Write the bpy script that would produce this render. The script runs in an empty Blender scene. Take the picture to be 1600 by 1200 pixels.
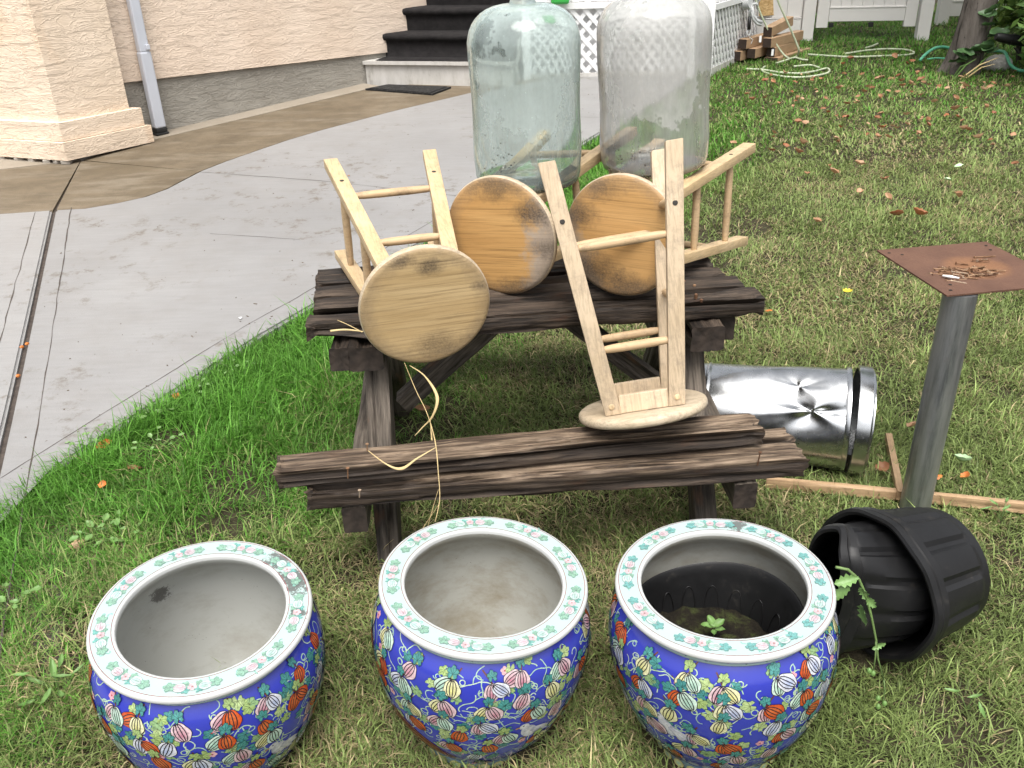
import bpy, bmesh, math, random
import numpy as np
from mathutils import Vector, Matrix

# ------------------------------------------------------------------ camera, sky, sun, exposure
SC = bpy.context.scene
COL = SC.collection
FPX, PITCH, ROLL, CAMH = 1400.0, math.radians(27.5), math.radians(2.0), 1.62   # focal length in pixels of a 1600-wide frame
FW = Vector((0, math.cos(PITCH), -math.sin(PITCH)))
_r0 = Vector((1, 0, 0)); _u0 = Vector((0, math.sin(PITCH), math.cos(PITCH)))
RT = _r0 * math.cos(ROLL) - _u0 * math.sin(ROLL)
UP = _u0 * math.cos(ROLL) + _r0 * math.sin(ROLL)
EYE = Vector((0, 0, CAMH))
cam = bpy.data.cameras.new('camera'); cam_o = bpy.data.objects.new('camera', cam); COL.objects.link(cam_o)
cam.sensor_width = 36.0; cam.lens = 36.0 * FPX / 1600.0; cam.clip_start = 0.05; cam.clip_end = 400
cam_o.matrix_world = Matrix(((RT.x, UP.x, -FW.x, 0), (RT.y, UP.y, -FW.y, 0), (RT.z, UP.z, -FW.z, CAMH), (0, 0, 0, 1)))
SC.camera = cam_o

SUN_EL, SUN_AZ = math.radians(66), math.radians(-178)      # azimuth measured from +Y towards +X
world = bpy.data.worlds.new('World'); SC.world = world; world.use_nodes = True
wn = world.node_tree.nodes; wl = world.node_tree.links
sky = wn.new('ShaderNodeTexSky'); sky.sky_type = 'NISHITA'; sky.sun_disc = False
sky.sun_elevation = SUN_EL; sky.sun_rotation = SUN_AZ; sky.dust_density = 6.0; sky.air_density = 1.0; sky.ozone_density = 1.0
hs = wn.new('ShaderNodeHueSaturation'); hs.inputs['Saturation'].default_value = 0.22      # thin even cloud: nearly white sky
wl.new(sky.outputs[0], hs.inputs['Color']); wl.new(hs.outputs[0], wn['Background'].inputs[0])
wn['Background'].inputs[1].default_value = 0.15
sun = bpy.data.lights.new('sun', 'SUN'); sun.energy = 1.5; sun.angle = math.radians(40); sun.color = (1.0, 0.96, 0.90)
sun_o = bpy.data.objects.new('sun', sun); COL.objects.link(sun_o)
_sd = Vector((math.sin(SUN_AZ) * math.cos(SUN_EL), math.cos(SUN_AZ) * math.cos(SUN_EL), math.sin(SUN_EL)))
sun_o.rotation_euler = _sd.to_track_quat('Z', 'Y').to_euler(); sun_o.location = _sd * 30
SC.view_settings.view_transform = 'Standard'; SC.view_settings.look = 'None'
SC.view_settings.exposure = 0.86; SC.view_settings.gamma = 1.0
SC.render.engine = 'CYCLES'
SC.cycles.use_denoising = True
SC.cycles.max_bounces = 14; SC.cycles.transmission_bounces = 14; SC.cycles.glossy_bounces = 6
SC.cycles.transparent_max_bounces = 16; SC.cycles.caustics_refractive = False; SC.cycles.caustics_reflective = False

rng = random.Random(7); nr = np.random.default_rng(11)

# ------------------------------------------------------------------ terrain height and picture-to-place helpers
def sp(t): return (t + math.sqrt(t * t + 0.25)) / 2
def gz(x, y):
    t = 1.75 - max(y, -1.0); return 0.045 * (sp(y - 2.6) - sp(y - 14.0)) - 0.16 * (t + math.sqrt(t * t + 0.01)) / 2      # the lawn falls away towards the viewer
def gz_np(x, y):
    f = lambda t: (t + np.sqrt(t * t + 0.25)) / 2
    t = 1.75 - np.maximum(y, -1.0); return 0.045 * (f(y - 2.6) - f(y - 14.0)) - 0.16 * (t + np.sqrt(t * t + 0.01)) / 2
def ray(px, py): return FW + RT * ((px - 800) / FPX) + UP * ((600 - py) / FPX)
def atz(px, py, z): d = ray(px, py); return EYE + d * ((z - CAMH) / d.z)
def aty(px, py, y): d = ray(px, py); return EYE + d * (y / d.y)
def G(px, py, h=0.0):
    d = ray(px, py); t = 0.5
    while t < 60:
        p = EYE + d * t
        if p.z < gz(p.x, p.y) + h: break
        t += 0.008
    return p
def onpl(px, py, a, b):
    n = Vector((-(b - a).y, (b - a).x, 0)); d = ray(px, py)
    return EYE + d * ((a - EYE).dot(n) / d.dot(n))

# ------------------------------------------------------------------ value noise
def _h(ix, iy, iz, seed):
    n = (ix * 374761393 + iy * 668265263 + iz * 2147483647 + seed * 974634777) & 0xFFFFFFFF
    n = ((n ^ (n >> 13)) * 1274126177) & 0xFFFFFFFF
    return ((n ^ (n >> 16)) & 0xFFFF) / 65535.0
def vnoise(x, y, z=0.0, seed=0):
    x, y, z = np.broadcast_arrays(np.asarray(x, float), np.asarray(y, float), np.asarray(z, float))
    ix, iy, iz = [np.floor(a).astype(np.int64) for a in (x, y, z)]
    fx, fy, fz = x - ix, y - iy, z - iz
    fx, fy, fz = [f * f * (3 - 2 * f) for f in (fx, fy, fz)]
    o = 0
    for dx in (0, 1):
        for dy in (0, 1):
            for dz in (0, 1):
                o = o + _h(ix + dx, iy + dy, iz + dz, seed) * (fx if dx else 1 - fx) * (fy if dy else 1 - fy) * (fz if dz else 1 - fz)
    return o
def fbm(x, y, z=0.0, seed=0, oct=4):
    o = 0; a = 0.5; s = 1.0
    for k in range(oct):
        o = o + a * vnoise(np.asarray(x) * s, np.asarray(y) * s, np.asarray(z) * s, seed + k * 17); a *= 0.5; s *= 2.03
    return o / (1 - 0.5 ** oct)

# ------------------------------------------------------------------ mesh and object helpers
def mesh_from(name, verts, faces, smooth=False, cols=None):
    me = bpy.data.meshes.new(name); me.from_pydata([tuple(v) for v in verts], [], faces); me.update()
    if smooth: me.polygons.foreach_set('use_smooth', [True] * len(me.polygons))
    if cols is not None:
        a = me.color_attributes.new('col', 'FLOAT_COLOR', 'POINT')
        c = np.ones((len(verts), 4), np.float32); c[:, :3] = np.array(cols, np.float32)[:, :3]
        a.data.foreach_set('color', c.ravel())
    return me
class MB:
    def __init__(s): s.v = []; s.f = []; s.c = []
    def add(s, vs, fs, col=None):
        b = len(s.v); s.v += [Vector(v) for v in vs]; s.f += [tuple(i + b for i in f) for f in fs]
        if col is not None: s.c += [col] * len(vs)
        return s
    def box(s, c, d, M=None, bev=0.0):
        bm = bmesh.new(); bmesh.ops.create_cube(bm, size=1.0)
        for v in bm.verts: v.co = Vector((v.co.x * d[0], v.co.y * d[1], v.co.z * d[2]))
        if bev > 0: bmesh.ops.bevel(bm, geom=list(bm.edges), offset=bev, segments=2, affect='EDGES', profile=0.5)
        bm.verts.index_update()
        vs = [(M @ v.co if M else v.co) + Vector(c) for v in bm.verts]; fs = [[v.index for v in f.verts] for f in bm.faces]
        bm.free(); return s.add(vs, fs)
    def hexa(s, lo, hi):            # two quads of 4 points each, bottom and top, same winding
        return s.add(list(lo) + list(hi), [(3, 2, 1, 0), (4, 5, 6, 7), (0, 1, 5, 4), (1, 2, 6, 5), (2, 3, 7, 6), (3, 0, 4, 7)])
    def tube(s, pts, r, n=8, cap=True, flat=1.0):
        pts = [Vector(p) for p in pts]; k = len(pts); rs = r if isinstance(r, (list, tuple)) else [r] * k
        vs = []; nrm = None
        for i, p in enumerate(pts):
            t = (pts[min(i + 1, k - 1)] - pts[max(i - 1, 0)]).normalized()
            if nrm is None:
                nrm = t.orthogonal().normalized()
            nrm = (nrm - t * nrm.dot(t)).normalized(); b = t.cross(nrm)
            for j in range(n):
                a = 2 * math.pi * j / n
                vs.append(p + (nrm * math.cos(a) + b * math.sin(a) * flat) * rs[i])
        fs = [(i * n + j, i * n + (j + 1) % n, (i + 1) * n + (j + 1) % n, (i + 1) * n + j) for i in range(k - 1) for j in range(n)]
        if cap: fs += [tuple(range(n - 1, -1, -1)), tuple((k - 1) * n + j for j in range(n))]
        return s.add(vs, fs)
    def lathe(s, prof, n=64, closed=False):
        vs = []; k = len(prof)
        for (r, z) in prof:
            for j in range(n):
                a = 2 * math.pi * j / n; vs.append((r * math.cos(a), r * math.sin(a), z))
        m = k if closed else k - 1
        fs = [(i * n + j, i * n + (j + 1) % n, ((i + 1) % k) * n + (j + 1) % n, ((i + 1) % k) * n + j) for i in range(m) for j in range(n)]
        return s.add(vs, fs)
    def disc(s, c, r, n=24, M=None, up=True):
        vs = [Vector((r * math.cos(2 * math.pi * j / n), r * math.sin(2 * math.pi * j / n), 0)) for j in range(n)]
        vs = [(M @ v if M else v) + Vector(c) for v in vs]
        return s.add(vs, [tuple(range(n)) if up else tuple(range(n - 1, -1, -1))])
    def xform(s, M): s.v = [M @ v for v in s.v]; return s
    def mesh(s, name, smooth=False): return mesh_from(name, s.v, s.f, smooth, s.c if s.c else None)
    def build(s, name, m, parent=None, smooth=False, autosmooth=None):
        o = bpy.data.objects.new(name, s.mesh(name, smooth)); COL.objects.link(o)
        if m: o.data.materials.append(m)
        if autosmooth is not None: smooth_by_angle(o.data, autosmooth)
        if parent: o.parent = parent
        return o
def smooth_by_angle(me, deg):
    bm = bmesh.new(); bm.from_mesh(me)
    for f in bm.faces: f.smooth = True
    lim = math.radians(deg)
    for e in bm.edges:
        e.smooth = len(e.link_faces) == 2 and e.calc_face_angle(0) < lim
    bm.to_mesh(me); bm.free()
def obj(name, me, m=None, parent=None):
    o = bpy.data.objects.new(name, me); COL.objects.link(o)
    if m and not me.materials: me.materials.append(m)
    if parent: o.parent = parent
    return o
def tag(o, label, cat, group=None):
    o['label'] = label; o['category'] = cat
    if group: o['group'] = group
    return o
def thing(name, label, cat, loc=(0, 0, 0), group=None, M=None):
    o = bpy.data.objects.new(name, None); COL.objects.link(o); o.empty_display_size = 0.1
    if M is not None: o.matrix_world = M
    else: o.location = loc
    return tag(o, label, cat, group)
def struct(o): o['kind'] = 'structure'; return o
def frame(o, x, y, z):
    return Matrix(((x[0], y[0], z[0], o[0]), (x[1], y[1], z[1], o[1]), (x[2], y[2], z[2], o[2]), (0, 0, 0, 1)))

# ------------------------------------------------------------------ material helpers
class NM:
    def __init__(s, name, rough=0.6, spec=0.4):
        s.m = bpy.data.materials.new(name); s.m.use_nodes = True; s.t = s.m.node_tree; s.n = s.t.nodes; s.l = s.t.links
        s.b = s.n['Principled BSDF']; s.b.inputs['Roughness'].default_value = rough; s.b.inputs['Specular IOR Level'].default_value = spec
        s.co = s.n.new('ShaderNodeTexCoord'); s.h = None
    def map(s, scale=(1, 1, 1), loc=(0, 0, 0), rot=(0, 0, 0), coord='Object'):
        k = s.n.new('ShaderNodeMapping'); s.l.new(s.co.outputs[coord], k.inputs[0])
        k.inputs['Scale'].default_value = scale; k.inputs['Location'].default_value = loc; k.inputs['Rotation'].default_value = rot
        return k.outputs[0]
    def noise(s, scale, detail=6, rough=0.55, vec=None, dist=0.0):
        k = s.n.new('ShaderNodeTexNoise'); k.inputs['Scale'].default_value = scale; k.inputs['Detail'].default_value = detail
        k.inputs['Roughness'].default_value = rough; k.inputs['Distortion'].default_value = dist
        s.l.new(vec if vec else s.co.outputs['Object'], k.inputs['Vector']); return k.outputs['Fac']
    def voro(s, scale, vec=None, feature='F1', out='Distance', rnd=1.0):
        k = s.n.new('ShaderNodeTexVoronoi'); k.feature = feature; k.inputs['Scale'].default_value = scale; k.inputs['Randomness'].default_value = rnd
        s.l.new(vec if vec else s.co.outputs['Object'], k.inputs['Vector']); return k.outputs[out]
    def ramp(s, fac, stops, interp='LINEAR'):
        k = s.n.new('ShaderNodeValToRGB'); k.color_ramp.interpolation = interp; e = k.color_ramp.elements
        while len(e) < len(stops): e.new(0.5)
        for i, (p, c) in enumerate(stops):
            e[i].position = p; e[i].color = (c, c, c, 1) if isinstance(c, (int, float)) else (*c, 1)
        s.l.new(fac, k.inputs[0]); return k.outputs[0]
    def mix(s, fac, a, b, mode='MIX'):
        k = s.n.new('ShaderNodeMix'); k.data_type = 'RGBA'; k.blend_type = mode
        for sock, v in ((k.inputs[0], fac), (k.inputs[6], a), (k.inputs[7], b)):
            if isinstance(v, (int, float)): sock.default_value = v if sock.type == 'VALUE' else (v, v, v, 1)
            elif isinstance(v, tuple): sock.default_value = (*v, 1)
            else: s.l.new(v, sock)
        return k.outputs[2]
    def math(s, op, a, b=0.0):
        k = s.n.new('ShaderNodeMath'); k.operation = op
        for i, v in ((0, a), (1, b)):
            if isinstance(v, (int, float)): k.inputs[i].default_value = v
            else: s.l.new(v, k.inputs[i])
        return k.outputs[0]
    def sep(s, axis, coord='Object'):
        k = s.n.new('ShaderNodeSeparateXYZ'); s.l.new(s.co.outputs[coord], k.inputs[0]); return k.outputs[axis]
    def attr(s, name='col'):
        k = s.n.new('ShaderNodeAttribute'); k.attribute_name = name; return k.outputs['Color']
    def rand(s):
        return s.n.new('ShaderNodeObjectInfo').outputs['Random']
    def color(s, v):
        if isinstance(v, tuple): s.b.inputs['Base Color'].default_value = (*v, 1)
        else: s.l.new(v, s.b.inputs['Base Color'])
        return s
    def rough(s, v): s.l.new(v, s.b.inputs['Roughness']); return s
    def bump(s, h, dist=0.003, strength=1.0):
        k = s.n.new('ShaderNodeBump'); k.inputs['Distance'].default_value = dist; k.inputs['Strength'].default_value = strength
        s.l.new(h, k.inputs['Height'])
        if s.h: s.l.new(s.h, k.inputs['Normal'])
        s.h = k.outputs[0]; s.l.new(s.h, s.b.inputs['Normal']); return s
def simple(name, col, rough=0.6, var=0.25, scale=8, bump=0.0, metal=0.0, spec=0.4, bscale=None):
    m = NM(name, rough, spec); f = m.noise(scale, 6)
    lo = tuple(c * (1 - var) for c in col); hi = tuple(min(1, c * (1 + var)) for c in col)
    m.color(m.ramp(f, [(0.25, lo), (0.75, hi)])); m.b.inputs['Metallic'].default_value = metal
    if bump: m.bump(m.noise(bscale or scale * 4, 5), bump)
    return m.m

# ================================================================== MATERIALS
M = {}
def mk_materials():
    # soil under the grass
    m = NM('soil', 0.95, 0.2); n = m.noise(3, 8); n2 = m.noise(60, 4)
    c = m.ramp(n, [(0.3, (0.026, 0.026, 0.011)), (0.55, (0.040, 0.033, 0.019)), (0.75, (0.034, 0.038, 0.014))])
    m.color(m.mix(0.5, c, m.ramp(n2, [(0.3, (0.03, 0.025, 0.015)), (0.7, (0.058, 0.048, 0.030))]))); m.bump(n2, 0.014); M['soil'] = m.m
    # grass blades
    m = NM('grass_blade', 0.55, 0.25); col = m.attr(); m.color(col)
    tr = m.n.new('ShaderNodeBsdfTranslucent'); m.l.new(col, tr.inputs[0]); mx = m.n.new('ShaderNodeMixShader'); mx.inputs[0].default_value = 0.32
    m.l.new(m.b.outputs[0], mx.inputs[1]); m.l.new(tr.outputs[0], mx.inputs[2]); m.l.new(mx.outputs[0], m.n['Material Output'].inputs[0]); M['grass'] = m.m
    M['grit'] = simple('brown_grit', (0.12, 0.095, 0.07), 0.9, 0.5, 30)
    # concrete
    def conc(name, base, dark, warm, rgh=0.75, stain=0.35, sp_=0.3):
        m = NM(name, rgh, sp_); big = m.noise(0.9, 6); mid = m.noise(5, 8, 0.65); brush = m.noise(14, 5, 0.6, m.map((0.35, 3.2, 1), rot=(0, 0, 0.9)))
        c = m.ramp(big, [(0.3, dark), (0.7, base)]); c = m.mix(m.ramp(mid, [(0.45, 0.0), (0.8, stain)]), c, warm)
        c = m.mix(m.ramp(brush, [(0.35, 0.32), (0.62, 0.0)]), c, tuple(x * 0.7 for x in base))
        sp1 = m.ramp(m.noise(9, 9, 0.75, m.map(loc=(3, 1, 0))), [(0.54, 0.0), (0.64, 0.9)])
        c = m.mix(m.math('MULTIPLY', sp1, m.ramp(m.noise(1.6, 3, 0.5, m.map(loc=(7, 2, 0))), [(0.47, 0.0), (0.60, 0.8)])), c, (0.10, 0.078, 0.052))
        m.color(c); m.bump(mid, 0.002); m.bump(brush, 0.0012); m.bump(m.noise(160, 3), 0.0008); return m.m
    M['conc'] = conc('grey_concrete', (0.262, 0.258, 0.254), (0.205, 0.202, 0.199), (0.175, 0.158, 0.138), 0.6, 0.35)
    M['conc2'] = conc('pale_concrete', (0.285, 0.281, 0.277), (0.235, 0.232, 0.228), (0.205, 0.188, 0.168), 0.5, 0.3)
    m = NM('brown_concrete', 0.7, 0.3); big = m.noise(1.6, 7); fine = m.noise(120, 3); mid = m.noise(7, 8, 0.65)
    c = m.ramp(big, [(0.3, (0.115, 0.088, 0.055)), (0.6, (0.160, 0.126, 0.084)), (0.8, (0.20, 0.165, 0.118))])
    c = m.mix(m.ramp(mid, [(0.4, 0.0), (0.70, 0.6)]), c, (0.075, 0.058, 0.038)); c = m.mix(m.ramp(m.noise(3, 7, 0.7, m.map((0.6, 2.2, 1), rot=(0, 0, -0.85))), [(0.5, 0.0), (0.68, 0.55)]), c, (0.25, 0.215, 0.165))
    m.color(m.mix(m.ramp(fine, [(0.35, 0.25), (0.6, 0.0)]), c, (0.08, 0.065, 0.045))); m.bump(fine, 0.002); M['brown'] = m.m
    m = NM('tan_concrete', 0.75, 0.3); fine = m.noise(120, 3)
    c = m.ramp(m.noise(2.5, 7), [(0.3, (0.24, 0.205, 0.158)), (0.7, (0.31, 0.272, 0.22))])
    m.color(m.mix(m.ramp(fine, [(0.35, 0.2), (0.6, 0.0)]), c, (0.15, 0.12, 0.09))); m.bump(fine, 0.002); M['tan'] = m.m
    M['joint'] = simple('joint_filler', (0.06, 0.048, 0.04), 0.95, 0.5, 40)
    # stucco: rows of ragged trowel ridges
    def stucco(name, a, b, c2, dist=0.012, stain=None):
        m = NM(name, 0.85, 0.2)
        wv = m.noise(5, 4, 0.6); v = m.map((4.2, 4.2, 19)); n = m.noise(1.0, 4, 0.5, v, 0.7)
        st = m.ramp(n, [(0.36, 0.30), (0.378, 1.0), (0.398, 0.42), (0.445, 0.25), (0.462, 0.95), (0.482, 0.40), (0.53, 0.25), (0.548, 1.0), (0.568, 0.40), (0.62, 0.30), (0.64, 0.9), (0.66, 0.4)])
        v2 = m.map((11, 11, 42), loc=(3.3, 1.2, 0.4)); st2 = m.ramp(m.noise(1.0, 4, 0.6, v2, 2.0), [(0.44, 0.0), (0.50, 1.0), (0.66, 0.5)])
        h = m.mix(0.12, st, st2); f = m.noise(2.2, 5)
        cc = m.ramp(f, [(0.3, a), (0.7, b)]); cc = m.mix(m.ramp(m.noise(150, 2), [(0.3, 0.12), (0.6, 0.0)]), cc, tuple(x * 0.6 for x in a))
        if stain: cc = m.mix(m.ramp(m.noise(1.1, 4, 0.6, m.map((1.6, 1.6, 0.6))), [(0.54, 0.0), (0.72, 0.6)]), cc, stain)
        m.color(cc); m.bump(h, dist, 1.0); m.bump(m.noise(90, 4), 0.0015, 0.6); return m.m
    M['stucco'] = stucco('peach_stucco', (0.72, 0.58, 0.46), (0.79, 0.655, 0.535), None, 0.0050)
    M['stucco_p'] = stucco('peach_stucco_stained', (0.71, 0.575, 0.44), (0.79, 0.655, 0.52), None, 0.0050, (0.62, 0.38, 0.19))
    M['parge'] = stucco('grey_parging', (0.27, 0.25, 0.215), (0.35, 0.33, 0.29), None, 0.006)
    M['white'] = simple('white_paint', (0.74, 0.74, 0.74), 0.45, 0.06, 5, 0.0006)
    M['vinyl'] = simple('white_vinyl', (0.70, 0.675, 0.645), 0.4, 0.05, 3, 0.0004)
    m = NM('weathered_white', 0.6); n = m.noise(9, 8, 0.7, m.map((1, 1, 0.4)))
    m.color(m.ramp(n, [(0.30, (0.22, 0.20, 0.17)), (0.45, (0.46, 0.445, 0.415)), (0.7, (0.56, 0.545, 0.52))])); m.bump(n, 0.001); M['wwhite'] = m.m
    M['downspout'] = simple('white_metal', (0.50, 0.52, 0.57), 0.35, 0.05, 4, 0.0)
    m = NM('black_carpet', 0.95, 0.15); n = m.noise(14, 8, 0.7); f = m.noise(400, 2)
    m.color(m.mix(m.ramp(f, [(0.4, 0.0), (0.7, 0.35)]), m.ramp(n, [(0.35, (0.010, 0.009, 0.010)), (0.75, (0.030, 0.028, 0.028))]), (0.05, 0.048, 0.045))); m.bump(f, 0.004); M['carpet'] = m.m
    m = NM('rubber_mat', 0.8, 0.3); f = m.voro(45); m.color(m.ramp(f, [(0.2, (0.04, 0.038, 0.036)), (0.5, (0.012, 0.012, 0.012))])); m.bump(f, 0.005); M['mat'] = m.m
    M['rubber'] = simple('black_rubber', (0.015, 0.015, 0.015), 0.5, 0.3, 20)
    M['dark'] = simple('dark_void', (0.01, 0.009, 0.008), 0.95, 0.2, 10)
    # weathered timber: grain runs along local X
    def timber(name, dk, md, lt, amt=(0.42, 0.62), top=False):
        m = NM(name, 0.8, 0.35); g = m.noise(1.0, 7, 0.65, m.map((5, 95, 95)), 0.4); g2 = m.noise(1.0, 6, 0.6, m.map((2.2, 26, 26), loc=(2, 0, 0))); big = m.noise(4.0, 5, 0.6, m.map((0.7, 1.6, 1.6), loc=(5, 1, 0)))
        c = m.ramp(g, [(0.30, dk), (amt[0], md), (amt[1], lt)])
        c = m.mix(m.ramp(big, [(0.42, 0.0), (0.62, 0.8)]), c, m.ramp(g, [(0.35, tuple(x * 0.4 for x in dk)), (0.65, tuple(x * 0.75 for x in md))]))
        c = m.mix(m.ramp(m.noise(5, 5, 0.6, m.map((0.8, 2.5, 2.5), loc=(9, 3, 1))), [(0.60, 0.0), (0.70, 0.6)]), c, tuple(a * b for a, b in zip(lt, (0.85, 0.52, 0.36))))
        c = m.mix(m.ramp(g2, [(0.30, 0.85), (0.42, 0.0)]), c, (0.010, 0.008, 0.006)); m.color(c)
        if top: c = m.mix(m.math('MULTIPLY', m.ramp(m.math('ADD', m.sep(2), 0.02), [(0.006, 0.0), (0.017, 1.0)]), m.ramp(m.noise(9, 6, 0.7, m.map((0.5, 3, 1))), [(0.30, 0.25), (0.6, 1.0)])), m.mix(0.72, c, (0.012, 0.008, 0.006)), m.ramp(g, [(0.32, dk), (0.45, md), (0.62, lt)])); m.color(c)  # bleached top face; shade and damp on the sides are painted into the colour
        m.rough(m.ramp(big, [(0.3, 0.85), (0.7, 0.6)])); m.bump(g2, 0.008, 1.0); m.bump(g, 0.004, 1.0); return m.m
    M['endgrain'] = simple('timber_end_grain', (0.030, 0.022, 0.017), 0.85, 0.6, 35, 0.002, bscale=60)
    M['t_dark'] = timber('dark_weathered_timber', (0.007, 0.0048, 0.0034), (0.024, 0.0165, 0.0115), (0.088, 0.064, 0.046))
    M['t_grey'] = timber('grey_weathered_timber_shaded_sides', (0.016, 0.0105, 0.007), (0.074, 0.049, 0.031), (0.265, 0.196, 0.135), (0.43, 0.66), True)
    M['t_leg'] = timber('grey_leg_timber', (0.018, 0.014, 0.0105), (0.075, 0.061, 0.048), (0.18, 0.15, 0.12))
    # stool woods
    def wood(name, a, b, grain=0.25, axis=0, dirt=(0.25, 0.20, 0.15), damt=0.4, spec=0.35, rgh=0.55):
        m = NM(name, rgh, spec); sc = [190, 190, 190]; sc[axis] = 6
        g = m.noise(1.0, 8, 0.7, m.map(tuple(sc)), 0.3); c = m.ramp(m.noise(6, 4), [(0.3, a), (0.7, b)])
        c = m.mix(m.ramp(g, [(0.38, min(1, grain * 0.95)), (0.54, 0.0)]), c, tuple(x * 0.45 for x in a))
        d = m.noise(15, 9, 0.82); c = m.mix(m.ramp(d, [(0.5, 0.0), (0.72, damt)]), c, dirt)
        m.color(c); m.bump(g, 0.0008); return m.m
    M['w_leg'] = wood('pale_beech', (0.50, 0.36, 0.195), (0.60, 0.45, 0.27), 0.42, 2, (0.24, 0.175, 0.11), 0.75)
    M['w_rung'] = wood('beech_dowel', (0.46, 0.32, 0.18), (0.56, 0.41, 0.25), 0.3, 0, (0.14, 0.10, 0.065), 0.85)
    M['w_leg2'] = wood('grey_beech', (0.47, 0.36, 0.235), (0.57, 0.455, 0.32), 0.45, 2, (0.22, 0.18, 0.14), 0.75)
    M['w_edge'] = wood('sun_bleached_beech', (0.44, 0.35, 0.235), (0.55, 0.46, 0.34), 0.5, 0, (0.17, 0.13, 0.095), 0.8)
    def seat(name, a, b, blobs, washout=None, rot=0.1, edge=0.0):
        # blobs: local stain centres (x, y, radius, strength) of black mildew that sits in the wood
        m = NM(name, 0.5, 0.35); vec = m.map((3.2, 150, 150), rot=(0, 0, rot)); g = m.noise(1.0, 9, 0.72, vec, 0.25); wide = m.noise(1.0, 5, 0.6, m.map((1.6, 16, 16), rot=(0, 0, rot)), 0.6)
        c = m.ramp(wide, [(0.3, a), (0.7, b)]); c = m.mix(m.ramp(g, [(0.36, 0.55), (0.52, 0.0)]), c, tuple(x * 0.42 for x in a)); c = m.mix(m.ramp(m.noise(1.0, 3, 0.5, m.map((2.0, 60, 60), rot=(0, 0, rot), loc=(3, 3, 0))), [(0.28, 0.8), (0.305, 0.0)]), c, tuple(x * 0.3 for x in a))
        speck = m.noise(170, 7, 0.8); brk = m.noise(16, 9, 0.78)
        x = m.sep(0); y = m.sep(1)
        if washout:
            wx, wy, w0, w1, wc, ws = washout
            d = m.math('ADD', m.math('ADD', m.math('MULTIPLY', x, wx), m.math('MULTIPLY', y, wy)), m.math('MULTIPLY', m.math('SUBTRACT', brk, 0.5), 0.22))
            c = m.mix(m.math('MULTIPLY', m.ramp(d, [(w0, 0.0), (w1, 1.0)]), ws), c, m.mix(m.ramp(g, [(0.35, 0.5), (0.6, 0.0)]), wc, tuple(q * 0.5 for q in wc)))
        for (bx, by, br, bs) in blobs:
            dx = m.math('SUBTRACT', x, bx); dy = m.math('SUBTRACT', y, by)
            dd = m.math('SQRT', m.math('ADD', m.math('MULTIPLY', dx, dx), m.math('MULTIPLY', m.math('MULTIPLY', dy, dy), 3.0)))
            k = m.math('SUBTRACT', 1.0, m.math('DIVIDE', dd, br)); k = m.math('ADD', k, m.math('MULTIPLY', m.math('SUBTRACT', brk, 0.5), 1.5))
            k = m.math('MULTIPLY', m.ramp(k, [(0.15, 0.0), (0.75, 1.0)]), m.ramp(speck, [(0.36, 0.45), (0.58, 1.0)]))
            c = m.mix(m.math('MULTIPLY', k, bs), c, (0.055, 0.042, 0.033))
        rad2 = m.math('SQRT', m.math('ADD', m.math('MULTIPLY', x, x), m.math('MULTIPLY', y, y)))
        ek = m.math('ADD', rad2, m.math('MULTIPLY', m.math('SUBTRACT', brk, 0.5), 0.10)); c = m.mix(m.math('MULTIPLY', m.ramp(ek, [(0.122, 0.0), (0.174, 1.0)]), 0.58), c, m.mix(m.ramp(speck, [(0.4, 0.0), (0.6, 0.8)]), (0.20, 0.155, 0.11), (0.075, 0.058, 0.045)))
        c = m.mix(m.math('MULTIPLY', m.ramp(m.noise(30, 9, 0.8, m.map(loc=(4, 4, 4))), [(0.60, 0.0), (0.72, 1.0)]), 0.35), c, (0.13, 0.09, 0.06))
        m.color(c); m.bump(g, 0.0007); return m.m
    M['seat0'] = seat('bleached_seat', (0.42, 0.285, 0.130), (0.57, 0.42, 0.225), [(0.015, -0.115, 0.06, 0.85), (-0.05, -0.14, 0.05, 0.8), (0.03, 0.115, 0.11, 0.6), (0.14, -0.045, 0.035, 0.6)], None, 0.09)
    M['seat1'] = seat('orange_seat', (0.44, 0.245, 0.085), (0.56, 0.335, 0.128), [(0.12, -0.07, 0.10, 0.9), (0.0, -0.145, 0.12, 0.75), (0.14, 0.03, 0.07, 0.7), (0.03, 0.155, 0.10, 0.7)], (1.0, 0.25, 0.075, 0.125, (0.42, 0.36, 0.30), 0.85), 0.05)
    M['seat2'] = seat('brown_seat', (0.42, 0.238, 0.085), (0.54, 0.325, 0.130), [(-0.13, -0.05, 0.10, 0.85), (-0.10, 0.10, 0.14, 0.9), (0.02, 0.14, 0.12, 0.85), (-0.06, -0.13, 0.09, 0.7)], (-1.0, 0.45, 0.10, 0.15, (0.36, 0.29, 0.22), 0.8), -0.02)
    M['seat3'] = M['w_edge']
    M['hole'] = simple('screw_hole', (0.03, 0.025, 0.02), 0.6, 0.3, 40)
    M['straw'] = simple('dry_straw', (0.46, 0.35, 0.17), 0.6, 0.2, 30)
    # galvanised can
    m = NM('galvanised_sheet', 0.25, 0.5); m.b.inputs['Metallic'].default_value = 1.0
    sp_ = m.noise(24, 3, 0.5, m.map((1, 1, 1))); m.color(m.ramp(sp_, [(0.3, (0.60, 0.61, 0.62)), (0.7, (0.76, 0.77, 0.78))]))
    spk = m.ramp(m.noise(85, 4, 0.7), [(0.66, 0.0), (0.69, 1.0)]); zone = m.ramp(m.noise(3.0, 3, 0.5, m.map(loc=(1.0, 0, 0))), [(0.50, 0.0), (0.60, 1.0)])
    fl = m.math('MULTIPLY', spk, zone); m.color(m.mix(fl, m.ramp(sp_, [(0.3, (0.40, 0.41, 0.415)), (0.7, (0.56, 0.57, 0.575))]), (0.02, 0.02, 0.02)))
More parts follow.
